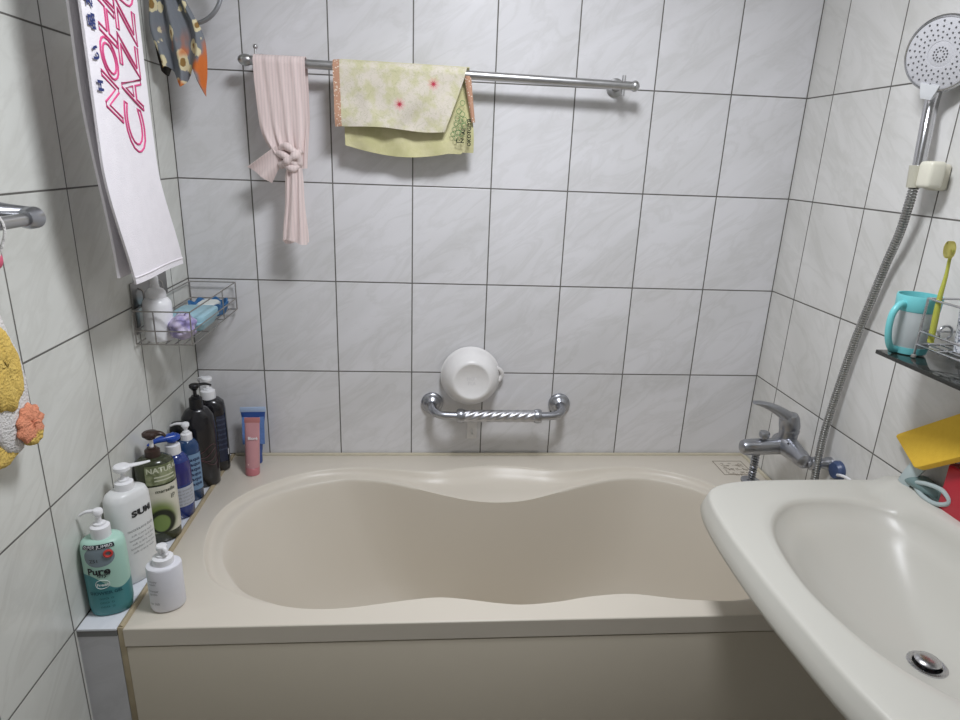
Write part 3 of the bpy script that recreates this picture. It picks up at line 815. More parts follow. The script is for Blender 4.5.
# ------------------------------------------------------------------ wire basket in the back left corner
bk = thing('wire_basket', 'rectangular steel wire basket on the left wall in the corner', 'wire basket', (0.065, -0.19, 0.975))
bx0, bx1, by0, by1 = 0.008, 0.122, -0.345, -0.016
zt2, zm, zb2 = 1.046, 1.004, 0.975
mb = MB()
w_ = 0.0015
for z in (zt2, zm):
    mb.tube([(bx0, by0, z), (bx1, by0, z)], w_, 8); mb.tube([(bx1, by0, z), (bx1, by1, z)], w_, 8); mb.tube([(bx1, by1, z), (bx0, by1, z)], w_, 8); mb.tube([(bx0, by1, z), (bx0, by0, z)], w_, 8)
for x, y in ((bx0, by0), (bx1, by0), (bx1, by1), (bx0, by1), (bx0 + .04, by0), (bx1, -0.125), (bx0, -0.18)):
    mb.tube([(x, y, zt2), (x, y, zb2)], w_, 8)
mb.build('frame', m_wire, bk, world=True)
mb = MB()
for i in range(7):
    x = bx0 + (bx1 - bx0) * i / 6; mb.tube([(x, by0, zb2), (x, by1, zb2)], 0.0014, 8)
for i in range(4):
    y = by0 + (by1 - by0) * i / 3; mb.tube([(bx0, y, zb2), (bx1, y, zb2)], 0.0014, 8)
mb.build('bottom_grid', m_wire, bk, world=True)
mb = MB(); mb.box((0.0005, -0.330, 1.045), (0.004, -0.145, 1.100), 0.001); mb.box((0.0005, -0.325, 0.99), (0.004, -0.305, 1.05), 0.001)
mb.build('back_plate', chrome('plate_steel', (0.34, 0.33, 0.32), 0.3), bk, world=True)
for y in (-0.30, -0.20): MB().tube(crom([(0.003, y, 1.085), (0.014, y, 1.080), (0.014, y, 1.060), (0.008, y, 1.046)], 4), 0.002, 8).build('hanger', m_wire, bk, world=True)

m_pumpwhite = plain('glossy_white_plastic', srgb(238, 238, 240), 0.3)
fb = thing('pump_bottle', 'small white foam pump bottle standing in the wire basket', 'bottle', (0.043, -0.308, 0.9765))
fb.scale = (0.92, 0.92, 1)
MB().lathe([(0, 0.028), (0.002, 0.0305), (0.01, 0.0315), (0.075, 0.0315), (0.083, 0.0305), (0.090, 0.025), (0.092, 0.022)], n=32).build('body', m_pumpwhite, fb)
MB().lathe([(0.092, 0.0215), (0.094, 0.0225), (0.104, 0.0215), (0.110, 0.017), (0.113, 0.010), (0.120, 0.0095)], n=28).build('collar', m_pumpwhite, fb)
MB().lathe([(0.113, 0.007), (0.117, 0.0085), (0.134, 0.0092), (0.137, 0.008), (0.138, 0.001)], n=20).build('pump_head', m_pumpwhite, fb)
# folded purple scrubber
pp = thing('shower_puff', 'crumpled purple shower puff at the front corner of the wire basket', 'shower puff', (0.093, -0.310, 0.9765))
k = NT('purple_net'); o_, x_ = k.obj()
k.set(Base_Color=k.mix(k.step(k.noise(o_, 40, 3), 0.4, 0.6), srgb(150, 140, 190), srgb(198, 188, 214)), Roughness=0.6); k.bump(k.noise(o_, 180, 2), 0.5, 0.002)
mb = MB()
def blob(u, v):
    a = u * 2 * PI; b = (v - 0.5) * PI
    r = 1 + 0.10 * math.sin(v * 22 + 1.5 * math.sin(a * 2)) + 0.05 * math.sin(a * 5 + v * 6)
    return (0.026 * r * math.cos(b) * math.cos(a), 0.034 * r * math.cos(b) * math.sin(a), 0.0295 + 0.028 * math.sin(b) * (1 + .03 * math.sin(a * 3)))
mb.grid(blob, 64, 48).build('net', k.m, pp, sharp=80)
mb = MB(); mb.tube(crom([(0.0, 0, 0.052), (0.012, -0.008, 0.062), (0.0, -0.016, 0.066), (-0.008, -0.006, 0.058)], 5), 0.0012, 6); mb.build('hanging_cord', plain('lilac_cord', srgb(170, 160, 200), .7), pp)
# light blue soap dish
lb = thing('soap_dish', 'pale blue plastic soap dish in the middle of the wire basket', 'soap dish', (0.072, -0.190, 0.9765))
m_lb = plain('pale_blue_plastic', srgb(158, 198, 212), 0.35)
def rrect(hx, hy, r, z, n=8):
    out = []
    for cx_, cy_, a0 in ((hx - r, hy - r, 0), (-hx + r, hy - r, 90), (-hx + r, -hy + r, 180), (hx - r, -hy + r, 270)):
        for i in range(n + 1):
            a = math.radians(a0 + 90 * i / n); out.append(Vector((cx_ + r * math.cos(a), cy_ + r * math.sin(a), z)))
    return out
MB().loft([rrect(0.034, 0.050, 0.014, 0.0), rrect(0.040, 0.058, 0.016, 0.012), rrect(0.043, 0.062, 0.018, 0.030), rrect(0.042, 0.061, 0.018, 0.034), rrect(0.038, 0.057, 0.016, 0.036)]).build('lid', m_lb, lb)
MB().loft([rrect(0.043, 0.0625, 0.018, 0.0155), rrect(0.0442, 0.0635, 0.018, 0.0165), rrect(0.0442, 0.0635, 0.018, 0.020), rrect(0.043, 0.0625, 0.018, 0.021)]).build('tray_rim', m_lb, lb)
# blue dish with white soap
db = thing('soap_dish', 'deep blue ridged soap dish at the far end of the wire basket', 'soap dish', (0.070, -0.073, 0.9765))
m_db = plain('deep_blue_plastic', srgb(52, 108, 160), 0.35)
rings = []
for z, s_ in ((0, 0.8), (0.012, 0.93), (0.024, 1.0), (0.029, 1.02), (0.029, 0.94), (0.018, 0.88), (0.014, 0.5), (0.013, 0.05)):
    rings.append([Vector((0.046 * s_ * math.cos(a) * (1 + 0.05 * math.cos(8 * a)), 0.050 * s_ * math.sin(a) * (1 + 0.05 * math.cos(8 * a)), z + (0.004 * math.cos(8 * a) if z > 0.02 else 0))) for a in [2 * PI * i / 64 for i in range(64)]])
MB().loft(rings).build('dish', m_db, db, sharp=60)
so_ = MB().loft([rrect(0.020, 0.028, 0.012, 0.0), rrect(0.024, 0.032, 0.015, 0.005), rrect(0.024, 0.032, 0.015, 0.011), rrect(0.019, 0.027, 0.012, 0.016)]).build('bar_soap', plain('white_soap', srgb(222, 226, 222), 0.4), None, loc=(0.070, -0.075, 0.9915))
tag(so_, 'worn white bar of soap lying in the deep blue dish', 'soap')

# ------------------------------------------------------------------ bottles
def selli(rx, ry, z, e=2.0, n=48, cx_=0, cy_=0):
    out = []
    for i in range(n):
        a = 2 * PI * i / n; c, s_ = math.cos(a), math.sin(a)
        out.append(Vector((cx_ + rx * math.copysign(abs(c) ** (2 / e), c), cy_ + ry * math.copysign(abs(s_) ** (2 / e), s_), z)))
    return out
def surf(sec, e, ang, z, off=0.0):
    """point on the bottle side: sec = [(z,rx,ry)], ang measured from -y towards +x"""
    for a, b in zip(sec, sec[1:]):
        if a[0] <= z <= b[0]:
            f = (z - a[0]) / max(1e-9, b[0] - a[0]); rx = a[1] + (b[1] - a[1]) * f; ry = a[2] + (b[2] - a[2]) * f; break
    else: rx, ry = sec[-1][1:]
    c, s_ = math.sin(ang), -math.cos(ang)
    x = (rx + off) * math.copysign(abs(c) ** (2 / e), c); y = (ry + off) * math.copysign(abs(s_) ** (2 / e), s_)
    return Vector((x, y, z))
def patch(sec, e, z0, z1, a0, a1, off=0.0006, nz=14, na=24):
    return MB().grid(lambda u, v: surf(sec, e, math.radians(a0 + (a1 - a0) * u), z0 + (z1 - z0) * v, off), na, nz)
def wrap_text(mb, txt, size, sec, e, ang, z, off=0.0012, bold=0.0, vert=False, slant=0):
    vs, fs = text_mesh(txt, size, bold)
    rx = max(s_[1] for s_ in sec)
    if vert: vs = [Vector((v.y, -v.x, 0)) for v in vs]
    mb._add([surf(sec, e, math.radians(ang) + v.x / rx, z + v.y + slant * v.x, off) for v in vs], fs)
def body(sec, e, m, parent, n=64, name='body'):
    return MB().loft([selli(rx, ry, z, e, n) for z, rx, ry in sec]).build(name, m, parent, sharp=50)
def pump(parent, z0, mcol, mhead, r=0.014, h=0.014, stem=0.016, nang=0, nlen=0.036, headr=0.011, droop=0.006, flat=0.75, collar2=True, mstem=None, wide=1.0):
    prof = [(z0 - 0.002, r * .98), (z0, r), (z0 + h, r * 0.97), (z0 + h + 0.002, r * 0.8)]
    if collar2: prof += [(z0 + h + 0.0025, r * 0.62), (z0 + h + 0.006, r * 0.6), (z0 + h + 0.0065, r * 0.36)]
    MB().lathe(prof, n=32).build('collar', mcol, parent)
    z1 = z0 + h + (0.0065 if collar2 else 0.002)
    MB().cyl((0, 0, z1 - 0.004), (0, 0, z1 + stem), 0.0042, n=14).build('stem', mstem or mhead, parent)
    z2 = z1 + stem
    mb = MB()
    mb.lathe([(z2 - 0.007, headr * 0.55), (z2 - 0.002, headr * 0.8), (z2, headr), (z2 + 0.006, headr), (z2 + 0.008, headr * 0.85), (z2 + 0.009, 0.001)], n=24)
    d = Vector((math.cos(math.radians(nang)), math.sin(math.radians(nang)), 0))
    pts = [d * headr * -0.3 + Vector((0, 0, z2 + 0.003)), d * headr * 0.8 + Vector((0, 0, z2 + 0.0045)), d * (headr + nlen * 0.5) + Vector((0, 0, z2 + 0.0045 - droop * .2)), d * (headr + nlen) + Vector((0, 0, z2 + 0.003 - droop))]
    mb.tube(crom(pts, 5), [headr * 0.62 * wide - (headr * 0.62 * wide - 0.0032) * i / 15 for i in range(16)], 14, flat=flat)
    mb.build('pump_head', mhead, parent)
m_black_txt = plain('black_ink', srgb(38, 40, 42), 0.5); m_grey_txt = plain('grey_ink', srgb(138, 140, 142), 0.5)
ZL = 0.5506

# 1 mint and teal
b1 = thing('pump_bottle', 'mint and teal pump bottle at the near end of the tiled ledge', 'bottle', (0.038, -0.642, ZL), (0, 0, math.radians(18)))
k = NT('mint_teal'); o_, x_ = k.obj()
wave = k.math('MULTIPLY_ADD', k.math('SINE', k.math('MULTIPLY_ADD', x_[0], 62.0, 3.4)), 0.017, 0.074)
f = k.step(k.math('SUBTRACT', x_[2], wave), -0.0006, 0.0006)
k.set(Base_Color=k.mix(f, srgb(74, 142, 146), srgb(176, 214, 198)), Roughness=0.38)
s1 = [(0, .030, .022), (.003, .0335, .025), (.02, .036, .0265), (.09, .0365, .027), (.135, .036, .0265), (.148, .034, .0245), (.153, .029, .021), (.1555, .014, .014)]
body(s1, 2.3, k.m, b1)
pump(b1, .1555, m_pumpwhite, m_pumpwhite, r=.0165, h=.020, stem=.018, nang=165, nlen=.022, headr=.0085, wide=.9)
MB().grid(lambda u, v: surf(s1, 2.3, math.radians(-8 + 38 * (1 - v) * math.cos(2 * PI * u)), .127 + .020 * (1 - v) * math.sin(2 * PI * u), .0005), 40, 6).build('round_sticker', plain('sticker_grey', srgb(128, 142, 150), .4), b1, label='grey blue round sticker')
patch(s1, 2.3, .143, .1505, -50, 34, .0012).build('neck_sticker', plain('sticker_black', srgb(32, 42, 48), .4), b1, label='black band sticker')
mb = MB(); wrap_text(mb, 'SUPER JUMBO', .0075, s1, 2.3, -8, .1468, .0020); mb.build('printed_text', m_pumpwhite, b1, fixn=False)
mb = MB(); mb.tube([surf(s1, 2.3, math.radians(14 + 9 * math.cos(a)), .132 + .006 * math.sin(a), .0016) for a in [2 * PI * i / 18 for i in range(18)]], .0022, 6, closed=True); mb.build('red_mark', plain('red_ink', srgb(198, 66, 58), .5), b1)
mb = MB(); wrap_text(mb, 'Pure', .018, s1, 2.3, -14, .098, .0012, .0006); wrap_text(mb, '純淨', .009, s1, 2.3, -2, .088, .0012, .0003); wrap_text(mb, 'Z51', .009, s1, 2.3, -18, .120, .0016)
mb.build('printed_text', m_black_txt, b1, fixn=False)
mb = MB(); wrap_text(mb, 'Fresh', .008, s1, 2.3, -6, .070, .0012, .0003)
mb.tube([surf(s1, 2.3, math.radians(-8 + 15 * math.cos(a)), .071 + .009 * math.sin(a), .0010) for a in [2 * PI * i / 24 for i in range(24)]], .0005, 5, closed=True)
mb.build('printed_badge', plain('white_ink', srgb(228, 236, 232), .5), b1, fixn=False)
mb = MB(); wrap_text(mb, 'SHOWER GEL', .0085, s1, 2.3, -4, .052, .0012, .0003)
for i in range(3): wrap_text(mb, 'ooo o', .008, s1, 2.3, -4, .041 - i * .009, .0012)
mb.build('printed_text', plain('teal_ink', srgb(30, 88, 98), .5), b1, fixn=False)

# 2 big white
b2 = thing('pump_bottle', 'large white pump bottle right behind the mint and teal bottle', 'bottle', (0.041, -0.545, ZL), (0, 0, math.radians(60)))
s2 = [(0, .036, .023), (.004, .041, .026), (.02, .0425, .0275), (.15, .0425, .0275), (.178, .0415, .0265), (.190, .037, .024), (.194, .030, .021), (.196, .017, .017)]
body(s2, 2.6, plain('satin_white', srgb(226, 227, 226), .32), b2)
pump(b2, .196, m_pumpwhite, m_pumpwhite, r=.017, h=.014, stem=.020, nang=-35, nlen=.034, headr=.015, wide=1.0, droop=-.004, flat=.5)
mb = MB(); wrap_text(mb, 'SUMI', .017, s2, 2.6, 14, .150, .0010, .0008); mb.build('printed_text', m_black_txt, b2, fixn=False)
mb = MB(); wrap_text(mb, 'moisture body', .0085, s2, 2.6, 6, .118, .0010)
for i in range(5): wrap_text(mb, 'lavender and shea' if i % 2 else 'soft care wash', .0065, s2, 2.6, 6, .106 - i * .009, .0010)
mb.build('printed_text', m_grey_txt, b2, fixn=False)

# 3 green and cream
m_brown = plain('dark_brown_plastic', srgb(58, 42, 36), .3)
b3 = thing('pump_bottle', 'dark green bottle with cream label and brown pump', 'bottle', (0.039, -0.408, ZL), (0, 0, math.radians(25)))
s3 = [(0, .034, .027), (.004, .0375, .031), (.03, .0385, .032), (.165, .0385, .032), (.186, .037, .031), (.194, .026, .024), (.197, .015, .015)]
body(s3, 2.1, plain('dark_olive_plastic', srgb(58, 62, 44), .2), b3)
pump(b3, .197, m_brown, m_brown, r=.0155, h=.014, stem=.026, nang=-20, nlen=.014, headr=.016, mstem=m_pumpwhite, wide=1.0)
k = NT('cream_label_olive'); o_, x_ = k.obj()
cbase = k.mix(k.noise(o_, 60, 3), srgb(222, 218, 204), srgb(204, 202, 184))
def ell(cx_, cz_, rx_, rz_, soft=0.15):
    dx = k.math('DIVIDE', k.math('SUBTRACT', x_[0], cx_), rx_); dz = k.math('DIVIDE', k.math('SUBTRACT', x_[2], cz_), rz_)
    d = k.math('SQRT', k.math('ADD', k.math('MULTIPLY', dx, dx), k.math('MULTIPLY', dz, dz)))
    return k.math('SUBTRACT', 1.0, k.step(d, 1.0 - soft, 1.0 + soft))
cbase = k.mix(ell(0.0, .062, .030, .040, .35), cbase, srgb(120, 136, 74))
cbase = k.mix(ell(0.002, .053, .026, .030, .12), cbase, srgb(24, 30, 16))
cbase = k.mix(ell(0.000, .050, .017, .020, .12), cbase, srgb(118, 140, 76))
k.set(Base_Color=cbase, Roughness=.35)
patch(s3, 2.1, .026, .138, -80, 95, .0006, 20, 40).build('front_label', k.m, b3, label='cream label with a dark green olive picture')
k = NT('olive_band'); o_, x_ = k.obj()
k.set(Base_Color=k.mix(k.step(k.noise(o_, 45, 3), .45, .6), srgb(104, 112, 78), srgb(150, 156, 122)), Roughness=.35)
patch(s3, 2.1, .142, .186, -30, 90, .0006, 10, 40).build('upper_label', k.m, b3)
mb = MB(); wrap_text(mb, 'NATURAL', .016, s3, 2.1, 28, .175, .0012, .0004); 
for i, z in enumerate((.158, .150)): mb.grid(lambda u, v, z=z: surf(s3, 2.1, math.radians(-5 + 65 * u), z + .003 * v, .0011), 16, 1)
mb.build('printed_text', plain('pale_ink', srgb(206, 208, 186), .5), b3, fixn=False)
mb = MB(); wrap_text(mb, 'marseille', .0115, s3, 2.1, 24, .126, .0012, .0002); wrap_text(mb, 'IP', .016, s3, 2.1, 44, .108, .0012); mb.build('printed_text', plain('dark_green_ink', srgb(72, 76, 60), .5), b3, fixn=False)

# 4 blue
def clear_plastic(name, col, rough=.15, tr=.25):
    k = NT(name); o_, x_ = k.obj()
    k.set(Base_Color=k.mix(k.noise(o_, 30, 2), srgb(*col), srgb(*[int(c * .85) for c in col])), Roughness=rough)
    k.b.inputs['Transmission Weight'].default_value = tr; k.b.inputs['Coat Weight'].default_value = .4
    return k.m
b4 = thing('pump_bottle', 'blue pump bottle with a pale label beside the green and cream bottle', 'bottle', (0.044, -0.318, ZL), (0, 0, math.radians(25)))
s4 = [(0, .028, .026), (.004, .032, .030), (.03, .033, .031), (.12, .033, .031), (.142, .030, .028), (.156, .022, .020), (.160, .015, .015)]
body(s4, 2.0, clear_plastic('royal_blue_plastic', (42, 66, 150)), b4)
m_blue = plain('blue_pump', srgb(40, 74, 160), .25)
pump(b4, .160, m_pumpwhite, m_blue, r=.0165, h=.020, stem=.008, nang=195, nlen=.034, headr=.018, wide=1.2, mstem=m_pumpwhite, flat=.8)
patch(s4, 2.0, .034, .082, -80, 90, .0006).build('front_label', plain('pale_label', srgb(190, 194, 204), .4), b4)
mb = MB()
for i in range(5): wrap_text(mb, 'mineral sea salt' if i % 2 else 'body shampoo', .007, s4, 2.0, 22, .074 - i * .0085, .0012)
mb.build('printed_text', m_grey_txt, b4, fixn=False)
patch(s4, 2.0, .088, .142, -60, 70, .0005).build('round_label', clear_plastic('deep_blue_label', (44, 44, 120), .1, 0), b4)

# 5 slim blue
b5 = thing('pump_bottle', 'slim clear blue bottle with white pump behind the royal blue bottle', 'bottle', (0.048, -0.245, ZL), (0, 0, math.radians(40)))
s5 = [(0, .022, .017), (.003, .025, .020), (.12, .025, .020), (.145, .024, .019), (.156, .018, .016), (.160, .012, .012)]
body(s5, 2.4, clear_plastic('sky_blue_plastic', (48, 84, 134)), b5)
pump(b5, .160, m_pumpwhite, m_pumpwhite, r=.013, h=.014, stem=.013, nang=130, nlen=.028, headr=.009)
patch(s5, 2.4, .03, .125, -50, 70, .0006).build('front_label', plain('blue_grey_label', srgb(120, 150, 180), .4), b5)
mb = MB()
for i in range(6): wrap_text(mb, 'aqua', .012, s5, 2.4, 15, .112 - i * .013, .0012, .0003)
mb.build('printed_text', plain('navy_ink', srgb(32, 48, 84), .5), b5, fixn=False)

# 6 near black
m_blk = clear_plastic('black_plastic', (26, 25, 30), .25, 0); m_blkpump = plain('black_pump', srgb(22, 22, 24), .3)
b6 = thing('pump_bottle', 'tall black bottle with black pump and faint pink swirls', 'bottle', (0.050, -0.170, ZL), (0, 0, math.radians(28)))
s6 = [(0, .036, .026), (.004, .040, .029), (.05, .041, .030), (.145, .0405, .0295), (.188, .037, .027), (.206, .026, .021), (.211, .016, .016)]
body(s6, 2.3, m_blk, b6)
pump(b6, .211, m_blkpump, m_blkpump, r=.016, h=.024, stem=.022, nang=10, nlen=.028, headr=.012, wide=.8)
mb = MB()
for j in range(4):
    mb.tube([surf(s6, 2.3, math.radians(-40 + 90 * t_ / 20), .07 + j * .012 + .010 * math.sin(t_ / 20 * 6 + j), .0008) for t_ in range(21)], .0006, 5)
mb.build('printed_swirls', plain('dull_pink_ink', srgb(96, 62, 66), .5), b6)

# 7 dark bottle by the wall
b7 = thing('bottle', 'dark bottle with a round cap almost hidden against the left wall behind the blue bottles', 'bottle', (0.0168, -0.214, ZL))
MB().lathe([(0, .013), (.003, .0155), (.14, .0155), (.158, .013), (.161, .012)], n=32).build('body', m_blk, b7)
MB().lathe([(.160, .013), (.164, .0155), (.178, .0155), (.188, .012), (.191, .001)], n=28).build('cap', m_blkpump, b7)

# 8 far black with white pump
b8 = thing('pump_bottle', 'black bottle with white pump standing in the back corner', 'bottle', (0.052, -0.088, ZL), (0, 0, math.radians(12)))
s8 = [(0, .034, .024), (.004, .039, .028), (.06, .040, .029), (.172, .039, .028), (.192, .036, .026), (.201, .026, .021), (.204, .017, .017)]
body(s8, 2.6, m_blk, b8)
pump(b8, .204, m_pumpwhite, m_pumpwhite, r=.0185, h=.020, stem=.022, nang=150, nlen=.014, headr=.013, wide=.9)
patch(s8, 2.6, .03, .16, 20, 62, .0006).build('front_label', plain('navy_label', srgb(40, 46, 66), .4), b8)
mb = MB()
for i in range(7): wrap_text(mb, 'charcoal', .009, s8, 2.6, 40, .150 - i * .014, .0012)
patch(s8, 2.6, .045, .062, 64, 72, .001).build('barcode_sticker', m_pumpwhite, b8)
mb.build('printed_text', plain('slate_ink', srgb(92, 102, 128), .5), b8, fixn=False)

# 9 small white bottle on the deck
b9 = thing('pump_bottle', 'small plain white pump bottle on the tub deck', 'bottle', (0.137, -0.638, 0.5503), (0, 0, math.radians(20)))
s9 = [(0, .025, .021), (.002, .0285, .0235), (.007, .0305, .0255), (.088, .0305, .0255), (.092, .0295, .0245), (.0935, .026, .0215), (.0945, .019, .019)]
body(s9, 2.1, plain('matt_white_plastic', srgb(228, 228, 234), .45), b9)
pump(b9, .0945, m_pumpwhite, m_pumpwhite, r=.0185, h=.012, stem=.010, nang=-60, nlen=.006, headr=.0095, wide=.9)
mb = MB()
for z, w in ((.070, 'creamy'), (.064, 'wash'), (.050, 'cleanser'), (.043, 'gentle'), (.022, 'net 200')): wrap_text(mb, w, .0065, s9, 2.1, -42, z, .0010)
mb.build('printed_text', m_grey_txt, b9, fixn=False)

# tubes in the corner of the deck
def squeeze(name, label, loc, rot, mcap, mbody, mtop, H_=.13, w=.021, capr=.0165):
    t_ = thing(name, label, 'tube', loc, rot)
    MB().lathe([(0, capr * .96), (.002, capr), (.020, capr), (.022, capr * .9)], n=28).build('cap', mcap, t_)
    rings = []
    for i in range(13):
        f = i / 12; z = .022 + (H_ - .022) * f
        rings.append(selli(capr * .98 + (w - capr) * f, max(.0012, (capr * .98) * (1 - f ** 1.5)), z, 2.2, 40))
    MB().loft(rings).build('tube_body', mbody, t_, sharp=50)
    MB().box((-w - .0003, -.0016, H_ - .004), (w + .0003, .0016, H_ + .010), .0006).build('crimped_end', mtop, t_)
    return t_
m_pinkt = plain('pink_plastic', srgb(202, 148, 152), .35); 
t1 = squeeze('cream_tube', 'pink squeeze tube standing on its cap in the back left tub corner', (0.158, -0.118, 0.5503), (math.radians(-3), math.radians(3), math.radians(8)), plain('pink_cap', srgb(206, 128, 136), .3), m_pinkt, plain('pink_crimp', srgb(190, 124, 122), .4), .148, .0190, .0185)
sT = [(0, .0165, .0165), (.022, .0165, .0165), (.142, .0205, .004)]
mb = MB(); mb.tube([(-0.008, -.0145, .03), (-0.008, -.013, .034)], .003, 8); mb.build('button', plain('cream_dot', srgb(236, 200, 196), .4), t1)
vs, fs = text_mesh('Bioré', .011, .0003)
mb = MB(); mb._add([Vector((v.x + .002, -.0115 + (v.y) * .12, .104 + v.y)) for v in vs], fs); mb.build('printed_text', m_pumpwhite, t1, fixn=False)
t2 = squeeze('cream_tube', 'blue and white squeeze tube behind the pink one', (0.150, -0.052, 0.5503), (math.radians(-4), 0, math.radians(4)), plain('blue_cap', srgb(44, 74, 140), .3), plain('blue_tube', srgb(52, 84, 150), .35), plain('pale_blue_crimp', srgb(176, 196, 224), .4), .150, .033, .018)
for xa, xb in ((-.029, -.015), (.016, .029)):
    MB().grid(lambda u, v: (xa + (xb - xa) * u, -.0185 + .0165 * (.058 + .075 * v - .022) / .128, .058 + .075 * v), 4, 12, .0008).build('printed_label', plain('sky_ink', srgb(104, 138, 196), .5, var=.3, nscale=160), t2)

# ------------------------------------------------------------------ tub mixer tap
tap = thing('mixer_tap', 'dull chrome single lever bath mixer tap on the right wall', 'tap', (1.51, -0.30, 0.72))
MB().tube(crom([(1.512, -.262, .722), (1.512, -.275, .722), (1.512, -.30, .724), (1.512, -.355, .722), (1.512, -.375, .720), (1.512, -.392, .719)], 5), [.0165, .018, .0185, .019, .020, .021, .023, .0245, .026, .0265, .027, .0265, .0255, .024, .0225, .021, .0205, .0205, .020, .020, .0195, .019, .0185, .018, .015, .008], 24).build('mixer_body', m_dull, tap, world=True)
MB().tube([(1.520, -.300, .722), (1.480, -.300, .719), (1.430, -.300, .717), (1.408, -.300, .716), (1.400, -.300, .716), (1.396, -.300, .716)], [.024, .0205, .0205, .020, .0165, .009], 24).build('spout', m_dull, tap, world=True)
MB().lathe([(.0, .0225), (.028, .0225), (.036, .024), (.040, .0225)], (1.512, -.300, .728), (0.06, 0, 1), 28).build('cartridge_neck', m_dull, tap, world=True)
mb = MB()
hz_ = Vector((1.514, -.300, .768))
mb.lathe([(0, .0235), (.004, .0245), (.026, .0235), (.036, .0195), (.041, .010), (.042, .001)], hz_, (-.22, 0, 1), 28)
lp_ = crom([(1.512, -.300, .790), (1.490, -.300, .806), (1.460, -.300, .822), (1.432, -.300, .832), (1.412, -.300, .835)], 5)
rings = []
for i, p in enumerate(lp_):
    f = i / (len(lp_) - 1); w = .019 - .009 * f; h = .012 * (1 - f) + .0035
    rings.append([p + Vector((0, w * math.cos(a), h * math.sin(a))) + Vector((h * math.sin(a) * .5, 0, 0)) for a in [2 * PI * i_ / 18 for i_ in range(18)]])
mb.loft(rings)
mb.build('lever_handle', m_dull, tap, world=True)
MB().lathe([(0, .006), (.010, .006), (.011, .0115), (.016, .013), (.022, .0125), (.025, .011), (.025, .001)], (1.452, -.300, .733), (0, 0, 1), 20).build('diverter_knob', m_dull, tap, world=True)
for y in (-.385,):
    MB().lathe([(0, .016), (.004, .016), (.012, .015), (.016, .012), (.03, .011), (.032, .016), (.052, .016), (.054, .011), (.062, .011)], (RW, y, .714), (-1, 0, 0), 24).build('wall_union', m_dull, tap, world=True)
mb = MB(); pts = []; 
for i in range(140):
    f = i / 139; a = f * 2 * PI * 11; pts.append((1.440 + .0078 * math.cos(a), -.300 + .0078 * math.sin(a), .702 - .075 * f))
mb.tube(pts, .0022, 6); mb.cyl((1.440, -.3, .705), (1.440, -.3, .622), .0045, n=12)
mb.build('outlet_spring', m_dull, tap, world=True)
MB().lathe([(0, .020), (.003, .0235), (.007, .0235), (.009, .019)], (1.438, -.300, .618), (0, 0, 1), 28).build('outlet_disc', m_dull, tap, world=True)
MB().ball((1.496, -.334, .742), .0022).build('grub_screw', m_dark, tap, world=True)

bl = thing('pipe_stopper', 'round blue stopper with a white cord on the wall beside the mixer tap', 'stopper', (RW, -0.43, .70))
MB().lathe([(0, .023), (.008, .023), (.015, .018), (.017, .001)], (RW, -.420, .714), (-1, 0, 0), 24).build('plug', plain('navy_plastic', srgb(66, 82, 118), .35), bl, world=True)
MB().tube(crom([(1.561, -.440, .713), (1.556, -.460, .722), (1.558, -.480, .725), (1.565, -.505, .718)], 5), .0034, 8).build('cord', m_pumpwhite, bl, world=True)

# ------------------------------------------------------------------ hand shower, holder, hose
hold = thing('shower_holder', 'cream plastic wall holder for the hand shower', 'shower holder', (RW, -0.50, 1.37))
mb = MB(); mb.box((1.550, -.530, 1.350), (RW - .0005, -.500, 1.398), .006, 3); mb.build('wall_base', plain('cream_plastic', srgb(214, 210, 192), .4), hold, world=True)
mb = MB(); mb.box((1.522, -.546, 1.354), (1.554, -.512, 1.402), .007, 3); mb.build('cradle', plain('cream_plastic_front', srgb(226, 223, 206), .35), hold, world=True)
mb = MB()
mb.lathe([(0, .0125), (.040, .0135)], (1.531, -.502, 1.354), (-.05, 0, 1), 24, cap0=True); mb.build('clip', plain('cream_clip', srgb(190, 187, 170), .4), hold, world=True)
hs = thing('hand_shower', 'round chrome hand shower with grey nozzles in the wall holder', 'hand shower', (1.528, -0.492, 1.37))
hb = Vector((1.5345, -.500, 1.352)); ht = Vector((1.555, -.466, 1.510)); hc = Vector((1.527, -.499, 1.584)); hn = Vector((-.88, -.42, -.22)).normalized()
MB().tube(crom([hb, hb.lerp(ht, .3), hb.lerp(ht, .6), ht, ht.lerp(hc - hn * .020, .5), hc - hn * .024], 6), [.0095] * 2 + [.0105 + .00012 * i for i in range(18)] + [.0125] * 11, 24).build('handle', chrome('mirror_chrome', (.62, .62, .64), .08), hs, world=True)
RHD = .0635
MB().lathe([(-.030, .012), (-.026, .034), (-.016, .054), (-.006, RHD), (0, RHD + .001), (.003, RHD - .0015), (.0035, RHD - .004)], hc, hn, 56, cap1=False).build('head_shell', chrome('shell_chrome', (.55, .56, .58), .14), hs, world=True)
qn = hn.to_track_quat('Z', 'Y')
nz = MB(); nz.lathe([(.0022, RHD - .0035), (.0040, RHD - .008), (.0046, .022), (.0038, .0215), (.0046, .018), (.005, .001)], hc, hn, 56, cap0=False); nz.mi = 1
m_noz = plain('nozzle_rubber', srgb(96, 96, 98), .6)
def nozzle(r, a): 
    p = hc + qn @ Vector((r * math.cos(a), r * math.sin(a), .004)); nz.lathe([(0, .0016), (.0018, .0013)], p, hn, 8)
for r, n_ in ((.0065, 8), (.0115, 14)):
    for i in range(n_): nozzle(r, 2 * PI * i / n_)
for s_ in range(28):
    a = 2 * PI * s_ / 28
    for r in ((.0275, .0365, .0455, .0545) if s_ % 2 else (.0320, .0410, .0500)): nozzle(r, a)
nz.build('spray_face', [plain('pearl_grey', srgb(204, 204, 208), .3), m_noz], hs, world=True)
mb = MB(); bdir = (ht - hc).normalized(); e1 = (bdir - hn * bdir.dot(hn)).normalized(); e2 = hn.cross(e1)
